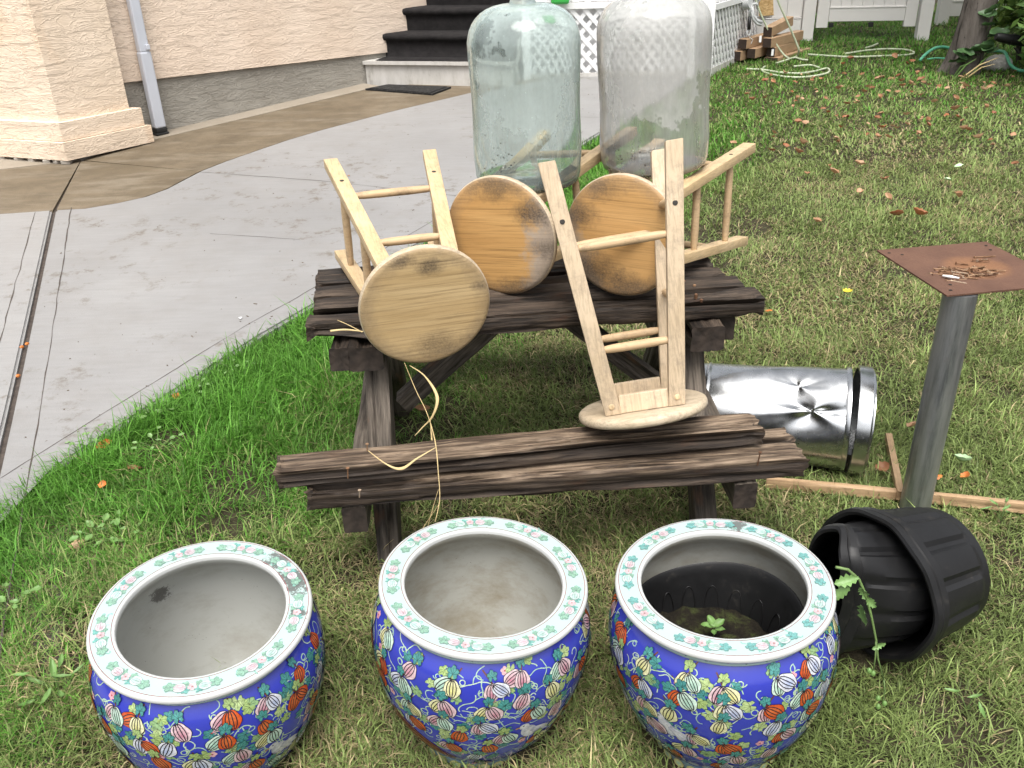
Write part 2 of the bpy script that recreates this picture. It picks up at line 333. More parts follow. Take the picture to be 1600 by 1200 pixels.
    m.rough(m.math('ADD', m.ramp(m.noise(7, 7, 0.7), [(0.3, 0.20), (0.7, 0.34)]), m.math('MULTIPLY', fl, 0.6)))
    m.bump(m.noise(9, 3, 0.5), 0.0012); M['galv'] = m.m
    m = NM('galvanised_pipe', 0.42, 0.5); m.b.inputs['Metallic'].default_value = 0.85; n = m.noise(8, 8, 0.75, m.map((3.0, 3.0, 0.28))); r2 = m.noise(30, 8, 0.75, m.map((1, 1, 0.6)))
    c = m.ramp(n, [(0.32, (0.13, 0.145, 0.16)), (0.5, (0.30, 0.31, 0.315)), (0.7, (0.40, 0.405, 0.40))])
    rz = m.math('MULTIPLY', m.ramp(r2, [(0.55, 0.0), (0.68, 0.8)]), m.ramp(m.sep(0), [(0.02, 0.15), (0.035, 1.0)]))
    m.color(m.mix(rz, c, (0.20, 0.115, 0.06))); m.rough(m.ramp(n, [(0.3, 0.38), (0.7, 0.55)])); m.bump(n, 0.001); M['pipe'] = m.m
    m = NM('rusty_plate', 0.7, 0.3); m.b.inputs['Metallic'].default_value = 0.25; n = m.noise(7, 8, 0.65); n2 = m.noise(130, 4, 0.7)
    c = m.ramp(n, [(0.3, (0.100, 0.052, 0.036)), (0.6, (0.150, 0.080, 0.053)), (0.8, (0.195, 0.103, 0.060))])
    x = m.sep(0); y = m.sep(1)
    dd = m.math('SQRT', m.math('ADD', m.math('MULTIPLY', x, x), m.math('MULTIPLY', m.math('MULTIPLY', y, y), 1.0)))
    dd = m.math('ADD', dd, m.math('MULTIPLY', m.math('SUBTRACT', n, 0.5), 0.05))
    c = m.mix(m.ramp(dd, [(0.045, 0.75), (0.075, 0.55), (0.10, 0.0)]), c, (0.27, 0.135, 0.065))
    c = m.mix(m.ramp(n2, [(0.35, 0.3), (0.6, 0.0)]), c, (0.09, 0.045, 0.03)); m.color(c); m.bump(n2, 0.0012); M['rust'] = m.m
    m = NM('rusty_screw', 0.6, 0.4); m.b.inputs['Metallic'].default_value = 0.4
    m.color(m.ramp(m.rand(), [(0.0, (0.10, 0.05, 0.03)), (0.45, (0.24, 0.13, 0.07)), (0.7, (0.28, 0.17, 0.095)), (1.0, (0.40, 0.32, 0.24))])); m.bump(m.noise(500, 3), 0.0008); M['screw'] = m.m
    # black nursery plastic
    m = NM('black_plastic', 0.38, 0.32); n = m.noise(18, 9, 0.75); c = m.ramp(m.noise(4, 5), [(0.3, (0.005, 0.005, 0.0055)), (0.7, (0.010, 0.010, 0.0105))])
    c = m.mix(m.ramp(n, [(0.58, 0.0), (0.72, 0.16)]), c, (0.14, 0.12, 0.095)); m.color(c); m.rough(m.ramp(n, [(0.3, 0.36), (0.7, 0.6)])); M['bplastic'] = m.m
    m = NM('potting_soil', 0.95, 0.2); n = m.noise(22, 8, 0.75); m.color(m.ramp(n, [(0.3, (0.005, 0.004, 0.003)), (0.5, (0.016, 0.013, 0.008)), (0.66, (0.050, 0.062, 0.018))])); m.bump(n, 0.012); M['psoil'] = m.m
    # porcelain
    def porc(name, col, dirtc, lo, hi, amt, rgh=0.12, specks=None):
        m = NM(name, rgh, 0.5); d = m.noise(6, 9, 0.7, m.map((1, 1, 1.8))); c = m.mix(m.ramp(d, [(lo, 0.0), (hi, amt)]), col, dirtc)
        f = m.ramp(m.noise(190, 3, 0.6), [(0.69, 0.0), (0.72, 0.85)]); z = m.ramp(m.noise(9, 5, 0.6, m.map(loc=(2, 2, 2))), [(0.48, 0.0), (0.58, 1.0)])
        c = m.mix(m.math('MULTIPLY', f, z), c, (0.05, 0.045, 0.04))
        if specks:
            for (bx, by, bz, br) in specks:
                dx = m.math('SUBTRACT', m.sep(0), bx); dy = m.math('SUBTRACT', m.sep(1), by); dz = m.math('SUBTRACT', m.sep(2), bz)
                dd = m.math('SQRT', m.math('ADD', m.math('ADD', m.math('MULTIPLY', dx, dx), m.math('MULTIPLY', dy, dy)), m.math('MULTIPLY', dz, dz)))
                k = m.math('SUBTRACT', 1.0, m.math('DIVIDE', dd, br)); k = m.math('ADD', k, m.math('MULTIPLY', m.math('SUBTRACT', m.noise(60, 8, 0.85), 0.5), 2.2))
                c = m.mix(m.ramp(k, [(0.50, 0.0), (0.62, 0.85)]), c, (0.07, 0.065, 0.06))
        m.color(c); return m.m
    M['porc_in'] = porc('glazed_inside', (0.38, 0.38, 0.345), (0.20, 0.165, 0.105), 0.44, 0.70, 0.8, 0.35)
    M['porc_in1'] = porc('glazed_inside_specked', (0.39, 0.395, 0.37), (0.22, 0.20, 0.16), 0.5, 0.74, 0.6, 0.35, [(-0.15, 0.155, 0.25, 0.05), (-0.06, -0.04, -0.04, 0.06), (0.20, 0.08, 0.26, 0.04)])
    M['porc_blue'] = porc('cobalt_glaze', (0.026, 0.036, 0.33), (0.042, 0.052, 0.29), 0.3, 0.8, 0.6, 0.14)
    M['porc_foot'] = porc('foot_glaze', (0.16, 0.24, 0.27), (0.10, 0.13, 0.15), 0.4, 0.7, 0.6, 0.2)
    M['porc_white'] = porc('white_glaze', (0.46, 0.47, 0.46), (0.55, 0.53, 0.48), 0.6, 0.8, 0.3, 0.12)
    M['porc_mint'] = porc('mint_glaze', (0.33, 0.445, 0.42), (0.37, 0.465, 0.44), 0.3, 0.7, 0.6, 0.14)
    M['porc_mint1'] = porc('mint_glaze_grimy', (0.33, 0.445, 0.42), (0.37, 0.465, 0.44), 0.3, 0.7, 0.6, 0.14, [(0.175, 0.095, 0.361, 0.085), (0.125, 0.155, 0.361, 0.060), (0.20, 0.0, 0.361, 0.035)])
    M['porc_mint3'] = porc('mint_glaze_chipped', (0.33, 0.445, 0.43), (0.37, 0.465, 0.44), 0.3, 0.7, 0.6, 0.14, [(0.09, 0.180, 0.361, 0.045), (0.15, 0.13, 0.361, 0.03)])
    m = NM('enamel', 0.2, 0.5); m.color(m.mix(1.0, m.mix(1.0, m.attr(), m.ramp(m.noise(140, 5, 0.7), [(0.3, 0.55), (0.7, 1.1)]), 'MULTIPLY'), (0.80, 0.80, 0.80), 'MULTIPLY')); M['enamel'] = m.m
    # glass
    def glass(name, tint, film, filmcol, rgh):
        m = NM(name, 0.02); m.n.remove(m.b); out = m.n['Material Output']
        g = m.n.new('ShaderNodeBsdfGlass'); g.inputs['Color'].default_value = (*tint, 1); g.inputs['IOR'].default_value = 1.48; g.inputs['Roughness'].default_value = rgh
        wv = m.noise(7, 3, 0.5, m.map((1, 1, 0.5))); bp = m.n.new('ShaderNodeBump'); bp.inputs['Distance'].default_value = 0.004; bp.inputs['Strength'].default_value = 0.4
        m.l.new(wv, bp.inputs['Height']); m.l.new(bp.outputs[0], g.inputs['Normal'])
        if not film: m.l.new(g.outputs[0], out.inputs[0]); return m.m
        df = m.n.new('ShaderNodeBsdfDiffuse'); df.inputs[0].default_value = (*filmcol, 1); tl = m.n.new('ShaderNodeBsdfTranslucent'); tl.inputs[0].default_value = (*filmcol, 1)
        ms = m.n.new('ShaderNodeMixShader'); ms.inputs[0].default_value = 0.5; m.l.new(df.outputs[0], ms.inputs[1]); m.l.new(tl.outputs[0], ms.inputs[2])
        streak = m.noise(6, 7, 0.65, m.map((2.6, 2.6, 0.45))); edge = m.noise(2.6, 6, 0.65, m.map((1, 1, 0.8), loc=(1.7, 0.4, 0.2)))
        f = m.math('ADD', m.ramp(streak, [(0.32, film * 0.35), (0.7, film * 1.25)]), m.ramp(edge, [(0.495, 0.0), (0.51, film * 0.95), (0.62, film * 0.25)]))
        sc1 = m.ramp(m.noise(130, 3, 0.6), [(0.70, 0.0), (0.73, 0.5)]); f = m.math('ADD', f, sc1)
        mx = m.n.new('ShaderNodeMixShader'); m.l.new(f, mx.inputs[0]); m.l.new(g.outputs[0], mx.inputs[1]); m.l.new(ms.outputs[0], mx.inputs[2]); m.l.new(mx.outputs[0], out.inputs[0])
        return m.m
    M['glass0'] = glass('pale_green_glass', (0.955, 0.992, 0.982), 0.32, (0.74, 0.86, 0.83), 0.03); M['glass0i'] = glass('pale_green_glass_inner', (0.96, 0.992, 0.984), 0, None, 0.03)
    M['glass1'] = glass('clear_dirty_glass', (0.99, 0.994, 0.988), 0.40, (0.85, 0.85, 0.82), 0.03); M['glass1i'] = glass('clear_glass_inner', (0.99, 0.994, 0.988), 0, None, 0.04)
    M['silt'] = simple('dried_silt', (0.10, 0.08, 0.05), 0.9, 0.5, 60)
    # plants, leaves
    def leafm(name, stops, tl=0.3):
        m = NM(name, 0.5, 0.35); c = m.ramp(m.math('FRACT', m.math('ADD', m.rand(), m.math('MULTIPLY', m.noise(25, 3), 0.25))), stops); m.color(c)
        tr = m.n.new('ShaderNodeBsdfTranslucent'); m.l.new(c, tr.inputs[0]); mx = m.n.new('ShaderNodeMixShader'); mx.inputs[0].default_value = tl
        m.l.new(m.b.outputs[0], mx.inputs[1]); m.l.new(tr.outputs[0], mx.inputs[2]); m.l.new(mx.outputs[0], m.n['Material Output'].inputs[0]); return m.m
    M['fallen'] = leafm('fallen_leaf', [(0.0, (0.24, 0.09, 0.04)), (0.3, (0.36, 0.20, 0.11)), (0.6, (0.48, 0.31, 0.19)), (0.85, (0.32, 0.12, 0.05)), (1.0, (0.20, 0.075, 0.04))], 0.15)
    M['orange_leaf'] = simple('orange_leaf', (0.50, 0.16, 0.035), 0.5, 0.3, 30)
    M['green_leaf'] = simple('green_leaf', (0.06, 0.12, 0.045), 0.45, 0.25, 30)
    M['pale_leaf'] = simple('pale_leaf', (0.42, 0.58, 0.34), 0.45, 0.2, 30)
    M['weed'] = simple('weed_leaf', (0.12, 0.22, 0.06), 0.45, 0.35, 18)
    M['clover'] = simple('clover_leaf', (0.15, 0.26, 0.085), 0.45, 0.35, 18)
    m = NM('foliage', 0.5, 0.35); m.color(m.attr()); tr = m.n.new('ShaderNodeBsdfTranslucent'); m.l.new(m.attr(), tr.inputs[0]); mx = m.n.new('ShaderNodeMixShader'); mx.inputs[0].default_value = 0.35
    m.l.new(m.b.outputs[0], mx.inputs[1]); m.l.new(tr.outputs[0], mx.inputs[2]); m.l.new(mx.outputs[0], m.n['Material Output'].inputs[0]); M['foliage'] = m.m
    m = NM('bark', 0.9, 0.2); v = m.map((9, 9, 1.6)); n = m.noise(1.0, 8, 0.7, v, 0.6); m.color(m.mix(m.ramp(m.noise(1.0, 6, 0.7, m.map((16, 16, 1.1), loc=(2, 1, 0)), 1.0), [(0.40, 0.9), (0.47, 0.0)]), m.ramp(n, [(0.3, (0.05, 0.042, 0.036)), (0.5, (0.12, 0.104, 0.092)), (0.75, (0.17, 0.15, 0.135))]), (0.016, 0.013, 0.011))); m.bump(n, 0.04); M['bark'] = m.m
    M['stem'] = simple('green_stem', (0.12, 0.19, 0.06), 0.5, 0.2, 20)
    M['hose'] = simple('faded_hose', (0.40, 0.44, 0.31), 0.45, 0.15, 15)
    M['ghose'] = simple('green_hose', (0.10, 0.40, 0.24), 0.4, 0.15, 15)
    M['lumber'] = wood('lumber', (0.33, 0.215, 0.125), (0.42, 0.28, 0.17), 0.3, 0, (0.26, 0.15, 0.08), 0.4)
    M['lumber_end'] = simple('dark_timber_end', (0.035, 0.022, 0.016), 0.8, 0.5, 14)
    M['lath'] = wood('weathered_lath', (0.36, 0.235, 0.13), (0.46, 0.315, 0.185), 0.4, 0, (0.16, 0.10, 0.06), 0.6)
    m = NM('strand_board', 0.7, 0.3); v = m.voro(38, m.map((1, 1, 2.2)), out='Color'); k = m.n.new('ShaderNodeSeparateColor'); m.l.new(v, k.inputs[0])
    m.color(m.ramp(k.outputs[0], [(0.0, (0.40, 0.25, 0.10)), (0.5, (0.56, 0.37, 0.17)), (1.0, (0.66, 0.48, 0.25))])); M['osb'] = m.m
    M['stone'] = simple('grey_stone', (0.40, 0.385, 0.36), 0.8, 0.25, 9, 0.006)
    M['block'] = simple('concrete_block', (0.33, 0.30, 0.26), 0.9, 0.3, 14, 0.004)
    M['grey_pl'] = simple('grey_plastic', (0.42, 0.43, 0.43), 0.5, 0.1, 8)
    M['yellow'] = simple('yellow_petal', (0.75, 0.55, 0.04), 0.5, 0.1, 20)
    M['green_bag'] = simple('green_plastic', (0.04, 0.32, 0.06), 0.35, 0.1, 8)
    M['tag'] = simple('white_tag', (0.75, 0.75, 0.75), 0.5, 0.1, 8)
mk_materials()

# ================================================================== SETTING: ground and driveway
def V2(p): return Vector((p.x, p.y, 0))
def sheet(name, poly, h, thick, m, parent=None, step=0.35, bev=0.0):
    bm = bmesh.new(); vs = [bm.verts.new((p[0], p[1], 0)) for p in poly]; f = bm.faces.new(vs); f.normal_update()
    if f.normal.z < 0: f.normal_flip()
    ys = [p[1] for p in poly]; y = min(ys) + step
    while y < max(ys):
        bmesh.ops.bisect_plane(bm, geom=bm.verts[:] + bm.edges[:] + bm.faces[:], plane_co=(0, y, 0), plane_no=(0, 1, 0)); y += step
    top = bm.faces[:]; edges = [e for e in bm.edges if len(e.link_faces) == 1]
    for v in bm.verts: v.co.z = gz(v.co.x, v.co.y) + h
    r = bmesh.ops.extrude_edge_only(bm, edges=edges)
    nv = [g for g in r['geom'] if isinstance(g, bmesh.types.BMVert)]
    if bev > 0:
        for v in nv: v.co.z -= thick
        bmesh.ops.recalc_face_normals(bm, faces=bm.faces)
        bmesh.ops.bevel(bm, geom=[e for e in bm.edges if len(e.link_faces) == 2 and e.calc_face_angle(0) > 1.0 and all(v not in nv for v in e.verts)], offset=bev, segments=3, affect='EDGES')
    else:
        for v in nv: v.co.z -= thick
    bmesh.ops.recalc_face_normals(bm, faces=bm.faces)
    me = bpy.data.meshes.new(name); bm.to_mesh(me); bm.free()
    return obj(name, me, m, parent)

# lawn: one sheet out to the horizon, finer where it is seen
xs = np.concatenate([[-150, -60, -20, -8], np.arange(-5, 9.01, 0.25), [14, 25, 60, 150]]); ys = np.concatenate([[-150, -60, -20, -6, -2], np.arange(0, 14.01, 0.25), [18, 26, 40, 80, 150]])
X, Y = np.meshgrid(xs, ys); Z = gz_np(X, Y) + (fbm(X * 2.1, Y * 2.1, 0, 3, 3) - 0.5) * 0.03 * ((np.abs(X) < 12) & (Y > 0) & (Y < 16)) - 0.006
nx = len(xs); lawn = obj('lawn', mesh_from('lawn', np.stack([X.ravel(), Y.ravel(), Z.ravel()], 1), [(j * nx + i, j * nx + i + 1, (j + 1) * nx + i + 1, (j + 1) * nx + i) for j in range(len(ys) - 1) for i in range(nx - 1)], True), M['soil']); struct(lawn)

EDGE = [V2(G(0, 803)), V2(G(205, 668)), V2(G(410, 535)), V2(G(690, 370)), V2(G(935, 216))]          # lawn edge of the driveway
EDGE = [EDGE[0] + (EDGE[0] - EDGE[1]).normalized() * 3.2] + EDGE + [Vector((1.80, 8.40, 0))]
J0, J1, J2 = V2(G(3, 735)), V2(G(87, 335)), V2(G(112, 252))                                       # open joint across it
jd = (J1 - J0).normalized(); Jn = J0 - jd * 3.4; jr = Vector((jd.y, -jd.x, 0))
BR = [V2(G(*p)) for p in ((135, 334), (185, 326), (228, 316), (262, 303), (290, 288), (315, 275), (352, 260), (400, 243), (450, 226), (500, 211), (610, 181), (735, 151))]    # seam between new grey and old brown concrete
BL = V2(G(0, 343)); BJ = V2(G(86, 337))
WA, WB = G(258, 212), G(572, 136); wu = V2(WB - WA).normalized(); wn_ = Vector((wu.y, -wu.x, 0))
drive = struct(bpy.data.objects.new('driveway', None)); COL.objects.link(drive)
def ll(v): return [(p.x, p.y) for p in v]
gw = 0.011
sheet('slab', ll([Jn + jr * gw] + [BJ + jr * gw] + BR + [Vector((0.70, 8.70, 0)), Vector((1.80, 8.42, 0))] + EDGE[-2::-1]), 0.034, 0.14, M['conc'], drive, bev=0.012)
sheet('slab', ll([Jn - jr * gw, BJ - jr * gw, BL, BL + Vector((-4, 0.1, 0)), Jn + Vector((-6, 0, 0))]), 0.034, 0.14, M['conc2'], drive, bev=0.01)
WBk = V2(WB) + wu * 1.2
CP = V2(G(130, 257))
sheet('slab', ll([BJ + jr * gw + Vector((0, 0.012, 0)), CP + jr * gw - wu * 0.02] + [b + Vector((-0.010, 0.010, 0)) for b in BR[5::-1]]), 0.028, 0.14, M['brown'], drive)
sheet('slab', ll([CP + jr * gw, V2(WA) - wu * 0.55 + wn_ * 0.14, V2(WB) + wn_ * 0.20, Vector((0.70, 8.75, 0)), BR[-1] + Vector((0, 0.014, 0))] + [b + Vector((-0.008, 0.012, 0)) for b in BR[-2:4:-1]]), 0.028, 0.14, M['brown'], drive)
sheet('slab', ll([V2(WA) - wu * 0.9 + wn_ * 0.132, V2(WB) + wn_ * 0.192, V2(WB) - wn_ * 0.3, V2(WA) - wu * 0.9 - wn_ * 0.3]), 0.030, 0.14, M['tan'], drive)
LJ = V2(G(0, 272))
sheet('slab', ll([BJ - jr * gw + Vector((0, 0.012, 0)), CP - jr * gw, LJ, LJ + (LJ - CP), BL + Vector((-1.2, 0.03, 0)), BL + Vector((0, 0.012, 0))]), 0.028, 0.14, M['brown'], drive)
sheet('slab', ll([CP - jr * gw + Vector((0, 0.01, 0)), V2(G(105, 240)) , V2(G(105, 240)) + Vector((-1.5, 0.9, 0)), LJ + (LJ - CP) + Vector((0, 0.01, 0)), LJ + Vector((0, 0.01, 0))]), 0.029, 0.14, M['tan'], drive)
sheet('joint_filler', ll([Jn - jr * 0.05, J2 - jr * 0.05, J2 + jr * 0.05, Jn + jr * 0.05]), 0.012, 0.05, M['joint'], drive)
sheet('slab_bed', ll([Jn + Vector((-5, 0, 0)), Jn + jr * 0.3, BR[0], Vector((0.6, 8.0, 0)), Vector((0.6, 9.2, 0)), Vector((-4, 9, 0)), Vector((-6, 5, 0))]), 0.006, 0.05, M['joint'], drive)
# tooled lines in the wet-laid concrete: narrow dark grooves cut as thin strips of geometry
def groove(pts, w=0.005, seed=0, name='tooled_groove', h=0.0352):
    mb = MB(); v = []; k = 0
    for a, b in zip(pts[:-1], pts[1:]):
        n = max(2, int((b - a).length / 0.06))
        for i in range(n + 1):
            p = a.lerp(b, i / n); t = (b - a).normalized(); s = Vector((t.y, -t.x, 0))
            q = p + s * ((fbm(p.x * 6, p.y * 6, 0, seed, 3) - 0.5) * 0.012); ww = w * (0.25 + 1.1 * float(vnoise(p.x * 9, p.y * 9, 0, seed + 5)))
            for sg in (-1, 1): v.append((q.x + s.x * ww * sg / 2, q.y + s.y * ww * sg / 2, gz(q.x, q.y) + h))
    mb.add(v, [(2 * i, 2 * i + 1, 2 * i + 3, 2 * i + 2) for i in range(len(v) // 2 - 1)])
    return mb.build(name, M['joint'], drive)
groove([Jn + jr * 0.115, BJ + jr * 0.10], 0.006, 1); groove([Jn - jr * 0.115, BJ - jr * 0.10], 0.006, 2)
groove([e - Vector((e2.y - e.y, -(e2.x - e.x), 0)).normalized() * 0.12 for e, e2 in zip(EDGE[:-1], EDGE[1:])], 0.004, 3)
groove([V2(G(312, 277)), V2(G(500, 291)), V2(G(722, 316))], 0.006, 4)
for k, (a, b) in enumerate((((330, 375), (470, 384)), ((720, 190), (900, 200)), ((905, 190), (935, 191)))):
    groove([V2(G(*a)), V2(G(*b))], 0.004, 9 + k)

# grit, crumbs of soil and clippings blown onto the concrete
mb = MB(); rg = random.Random(88)
e_ = [(p.x, p.y) for p in EDGE]
for k in range(380):
    y = rg.uniform(2.2, 8.2); ex = float(np.interp(y, [q[1] for q in e_], [q[0] for q in e_])); d = abs(rg.gauss(0, 0.30)) if k % 2 else rg.uniform(0, 2.2); x = ex - 0.05 - d
    s_ = rg.choice([0.0010, 0.0014, 0.0018, 0.0026]) * rg.uniform(0.6, 1.2); L_ = s_ * rg.choice([1, 1, 1.5, 3]); a = rg.uniform(0, 3.14)
    mb.box((x, y, gz(x, y) + 0.0345 + s_ * 0.3), (L_ * 2, s_ * 1.6, s_), Matrix.Rotation(a, 3, 'Z'), 0)
go_ = mb.build('driveway_grit', M['grit']); go_['kind'] = 'stuff'; tag(go_, 'dark grit and clippings scattered over the grey driveway', 'grit')
# ================================================================== HOUSE
WZ = 3.1
house = thing('house', 'peach stucco house wall with grey parged base beside the driveway', 'house', (WA.x, WA.y, 0))
HL = Matrix.Translation((-WA.x, -WA.y, 0))
def hb(mb, name, m, parent=house, **k): return mb.xform(HL).build(name, m, parent, **k)
def prism(poly, z0, z1):
    mb = MB(); n = len(poly); f = lambda z, i, p: z[i] if isinstance(z, (list, tuple)) else z
    mb.add([(p[0], p[1], f(z0, i, p)) for i, p in enumerate(poly)] + [(p[0], p[1], f(z1, i, p)) for i, p in enumerate(poly)],
           [tuple(range(n - 1, -1, -1)), tuple(range(n, 2 * n))] + [(i, (i + 1) % n, n + (i + 1) % n, n + i) for i in range(n)])
    return mb
zb0 = onpl(230, 125, WA, WB).z; zb1 = onpl(605, 82, WA, WB).z
w0 = V2(WA) - wu * 0.5; w1 = V2(WB) + wu * 2.6; tt = (zb1 - zb0) / ((onpl(605, 82, WA, WB) - onpl(230, 125, WA, WB)).xy.length)
zz0 = zb0 + tt * (-0.5 + 0.05); zz1 = zb0 + tt * ((w1 - V2(WA)).length)
hb(prism([w0, w1, w1 - wn_ * 0.2, w0 - wn_ * 0.2], [zz0, zz1, zz1, zz0], WZ), 'stucco_wall', M['stucco'])
i0, i1 = w0 - wn_ * 0.022, w1 - wn_ * 0.022
hb(prism([i0, i1, i1 - wn_ * 0.15, i0 - wn_ * 0.15], -0.2, [zz0 + 0.004, zz1 + 0.004, zz1 + 0.004, zz0 + 0.004]), 'foundation', M['parge'])
# corner pilaster with a two-step plinth
PC = V2(G(105, 250, 0.065)); PR = V2(G(240, 215, 0.065)); pu = (PR - PC).normalized(); pl = V2(G(0, 241, 0.065) - G(105, 250, 0.065)).normalized()
def inset(d, e): return [PC + pl * d + pu * d, PR + pl * d - pu * e, PR + pl * 1.0 - pu * e, PC + pl * 2.6 + pu * d]
pz = gz(PC.x, PC.y) + 0.03
zt1 = onpl(105, 222, PC, PR).z; zt2 = onpl(105, 191, PC, PR).z
hb(prism(inset(0.06, 0.09), pz + 0.04, WZ), 'pilaster', M['stucco_p'])
hb(prism(inset(0.0, 0.0), pz + 0.028, zt1), 'plinth_block', M['stucco_p'])
hb(prism(inset(0.022, 0.03), zt1 + 0.004, zt2), 'plinth_block', M['stucco_p'])
hb(prism(inset(0.075, 0.06), pz - 0.05, pz + 0.034), 'footing', M['block'])
# rounded corner beads and loose rubble under the plinth
for k, (a, t) in enumerate(((0.03, 0.9), (0.11, 0.7), (0.20, 1.0), (0.33, 0.8), (0.46, 0.9), (0.60, 0.7))):
    c = PC + pl * (a + 0.02) + pu * 0.03
    mb = MB().box((c.x, c.y, pz + 0.012), (0.07 * t, 0.05, 0.028), Matrix.Rotation(k * 0.9, 3, 'Z'), 0.006); hb(mb, 'rubble', M['block'])
# downspout
D0 = onpl(252, 214, WA + wn_ * 0.05, WB + wn_ * 0.05); dz = gz(D0.x, D0.y) + 0.03
dm = Matrix((wu, -wn_, Vector((0, 0, 1)))).transposed()
def dbox(w, d, z0, z1, bev): return MB().box((D0.x, D0.y, (z0 + z1) / 2), (w, d, z1 - z0), dm, bev)
ds = hb(dbox(0.088, 0.066, dz + 0.05, dz + 0.60, 0.012), 'downspout', M['downspout'])
hb(dbox(0.080, 0.058, dz + 0.595, WZ, 0.012), 'downspout', M['downspout'])
hb(MB().box((D0 + wn_ * 0.036 + wu * 0.02 - Vector((0, 0, D0.z - dz - 0.63))), (0.03, 0.02, 0.035), dm, 0.003), 'downspout_clip', M['downspout'], ds)
hb(dbox(0.105, 0.080, dz + 0.0, dz + 0.018, 0.006), 'drain_boot', M['rubber'], ds); hb(dbox(0.094, 0.071, dz + 0.018, dz + 0.052, 0.008), 'drain_boot', M['rubber'], ds)

# ================================================================== ENTRY STEPS
S0, S1 = G(572, 136), G(735, 141); su = V2(S1 - S0).normalized(); sb = Vector((-su.y, su.x, 0))
if sb.y < 0: sb = -sb
SW = 1.38
steps = thing('entry_steps', 'house entry steps covered in black carpet with white bottom riser', 'steps', (S0.x, S0.y, gz(S0.x, S0.y) + 0.028))
SL = Matrix.Translation((-S0.x, -S0.y, -(gz(S0.x, S0.y) + 0.028)))
sz = gz(S0.x, S0.y) + 0.028
def P3(u, b, z): p = V2(S0) + su * u + sb * b; return Vector((p.x, p.y, z))
# measured from the picture: left edge of every tread and its height
treads = []
for (px, py) in ((572, 100), (594, 67), (612, 35), (632, 3)):
    treads.append((px, py))
RUN = 0.25; zs = [sz + 0.195, sz + 0.395, sz + 0.59, sz + 0.785, sz + 0.98, sz + 1.17]; lefts = [0.0, 0.12, 0.21, 0.30, 0.38, 0.46]
def sbox(u0, u1, b0, b1, z0, z1): return prism([P3(u0, b0, 0).xy, P3(u1, b0, 0).xy, P3(u1, b1, 0).xy, P3(u0, b1, 0).xy], z0, z1)
def shb(mb, name, m, parent=steps, **k): return mb.xform(SL).build(name, m, parent, **k)
shb(sbox(0, SW, 0.03, 1.8, sz - 0.15, sz + 0.165), 'bottom_riser', M['wwhite'])
shb(sbox(-0.01, SW, 0.0, 0.40, sz + 0.168, sz + 0.198), 'bottom_tread', M['wwhite'])
for k in range(1, 6):
    l = lefts[k]; b = RUN * k
    shb(sbox(l - 0.05, SW, b + 0.03, 1.85, zs[k - 1] - 0.1, zs[k] - 0.025), 'stringer_block', M['wwhite'])
    # soft carpet: riser with sag, nosing that wraps over
    mb = MB(); n = 26; rows = [(b + 0.022, zs[k - 1] + 0.006), (b + 0.018, zs[k] - 0.10), (b + 0.014, zs[k] - 0.055), (b - 0.012, zs[k] - 0.045), (b - 0.022, zs[k] - 0.02), (b - 0.014, zs[k] + 0.004), (b + 0.02, zs[k] + 0.010), (b + RUN + 0.04, zs[k] + 0.010)]
    if k == 1: rows = [(b - 0.235, zs[0] + 0.008), (b - 0.02, zs[0] + 0.010)] + rows
    for (bb, z) in rows:
        for i in range(n + 1):
            u = l - 0.012 + (SW - l) * i / n; w = (float(fbm(u * 7, bb * 9 + k, z * 5, 40 + k, 3)) - 0.5)
            p = P3(u, bb + w * 0.014, z + w * 0.012); mb.v.append(p)
    mb.f = [(r * (n + 1) + i, r * (n + 1) + i + 1, (r + 1) * (n + 1) + i + 1, (r + 1) * (n + 1) + i) for r in range(len(rows) - 1) for i in range(n)]
    shb(mb, 'carpet', M['carpet'], smooth=True)
mt = [G(571, 141, 0.03), G(604, 134.5, 0.03), G(705, 138, 0.03), G(676, 149, 0.03)]
mb = MB(); mb.hexa([Vector((p.x, p.y, gz(p.x, p.y) + 0.029)) for p in mt], [Vector((p.x, p.y, gz(p.x, p.y) + 0.044)) for p in mt])
o = mb.build('doormat', M['mat']); tag(o, 'thin black doormat in front of the carpeted steps', 'doormat')
mb = MB(); c = sum(mt, Vector()) / 4
ip = [c.lerp(p, 0.9) for p in mt]; mb.hexa([Vector((p.x, p.y, gz(p.x, p.y) + 0.0445)) for p in ip], [Vector((p.x, p.y, gz(p.x, p.y) + 0.049)) for p in ip]); mb.build('raised_pattern', M['mat'], o)

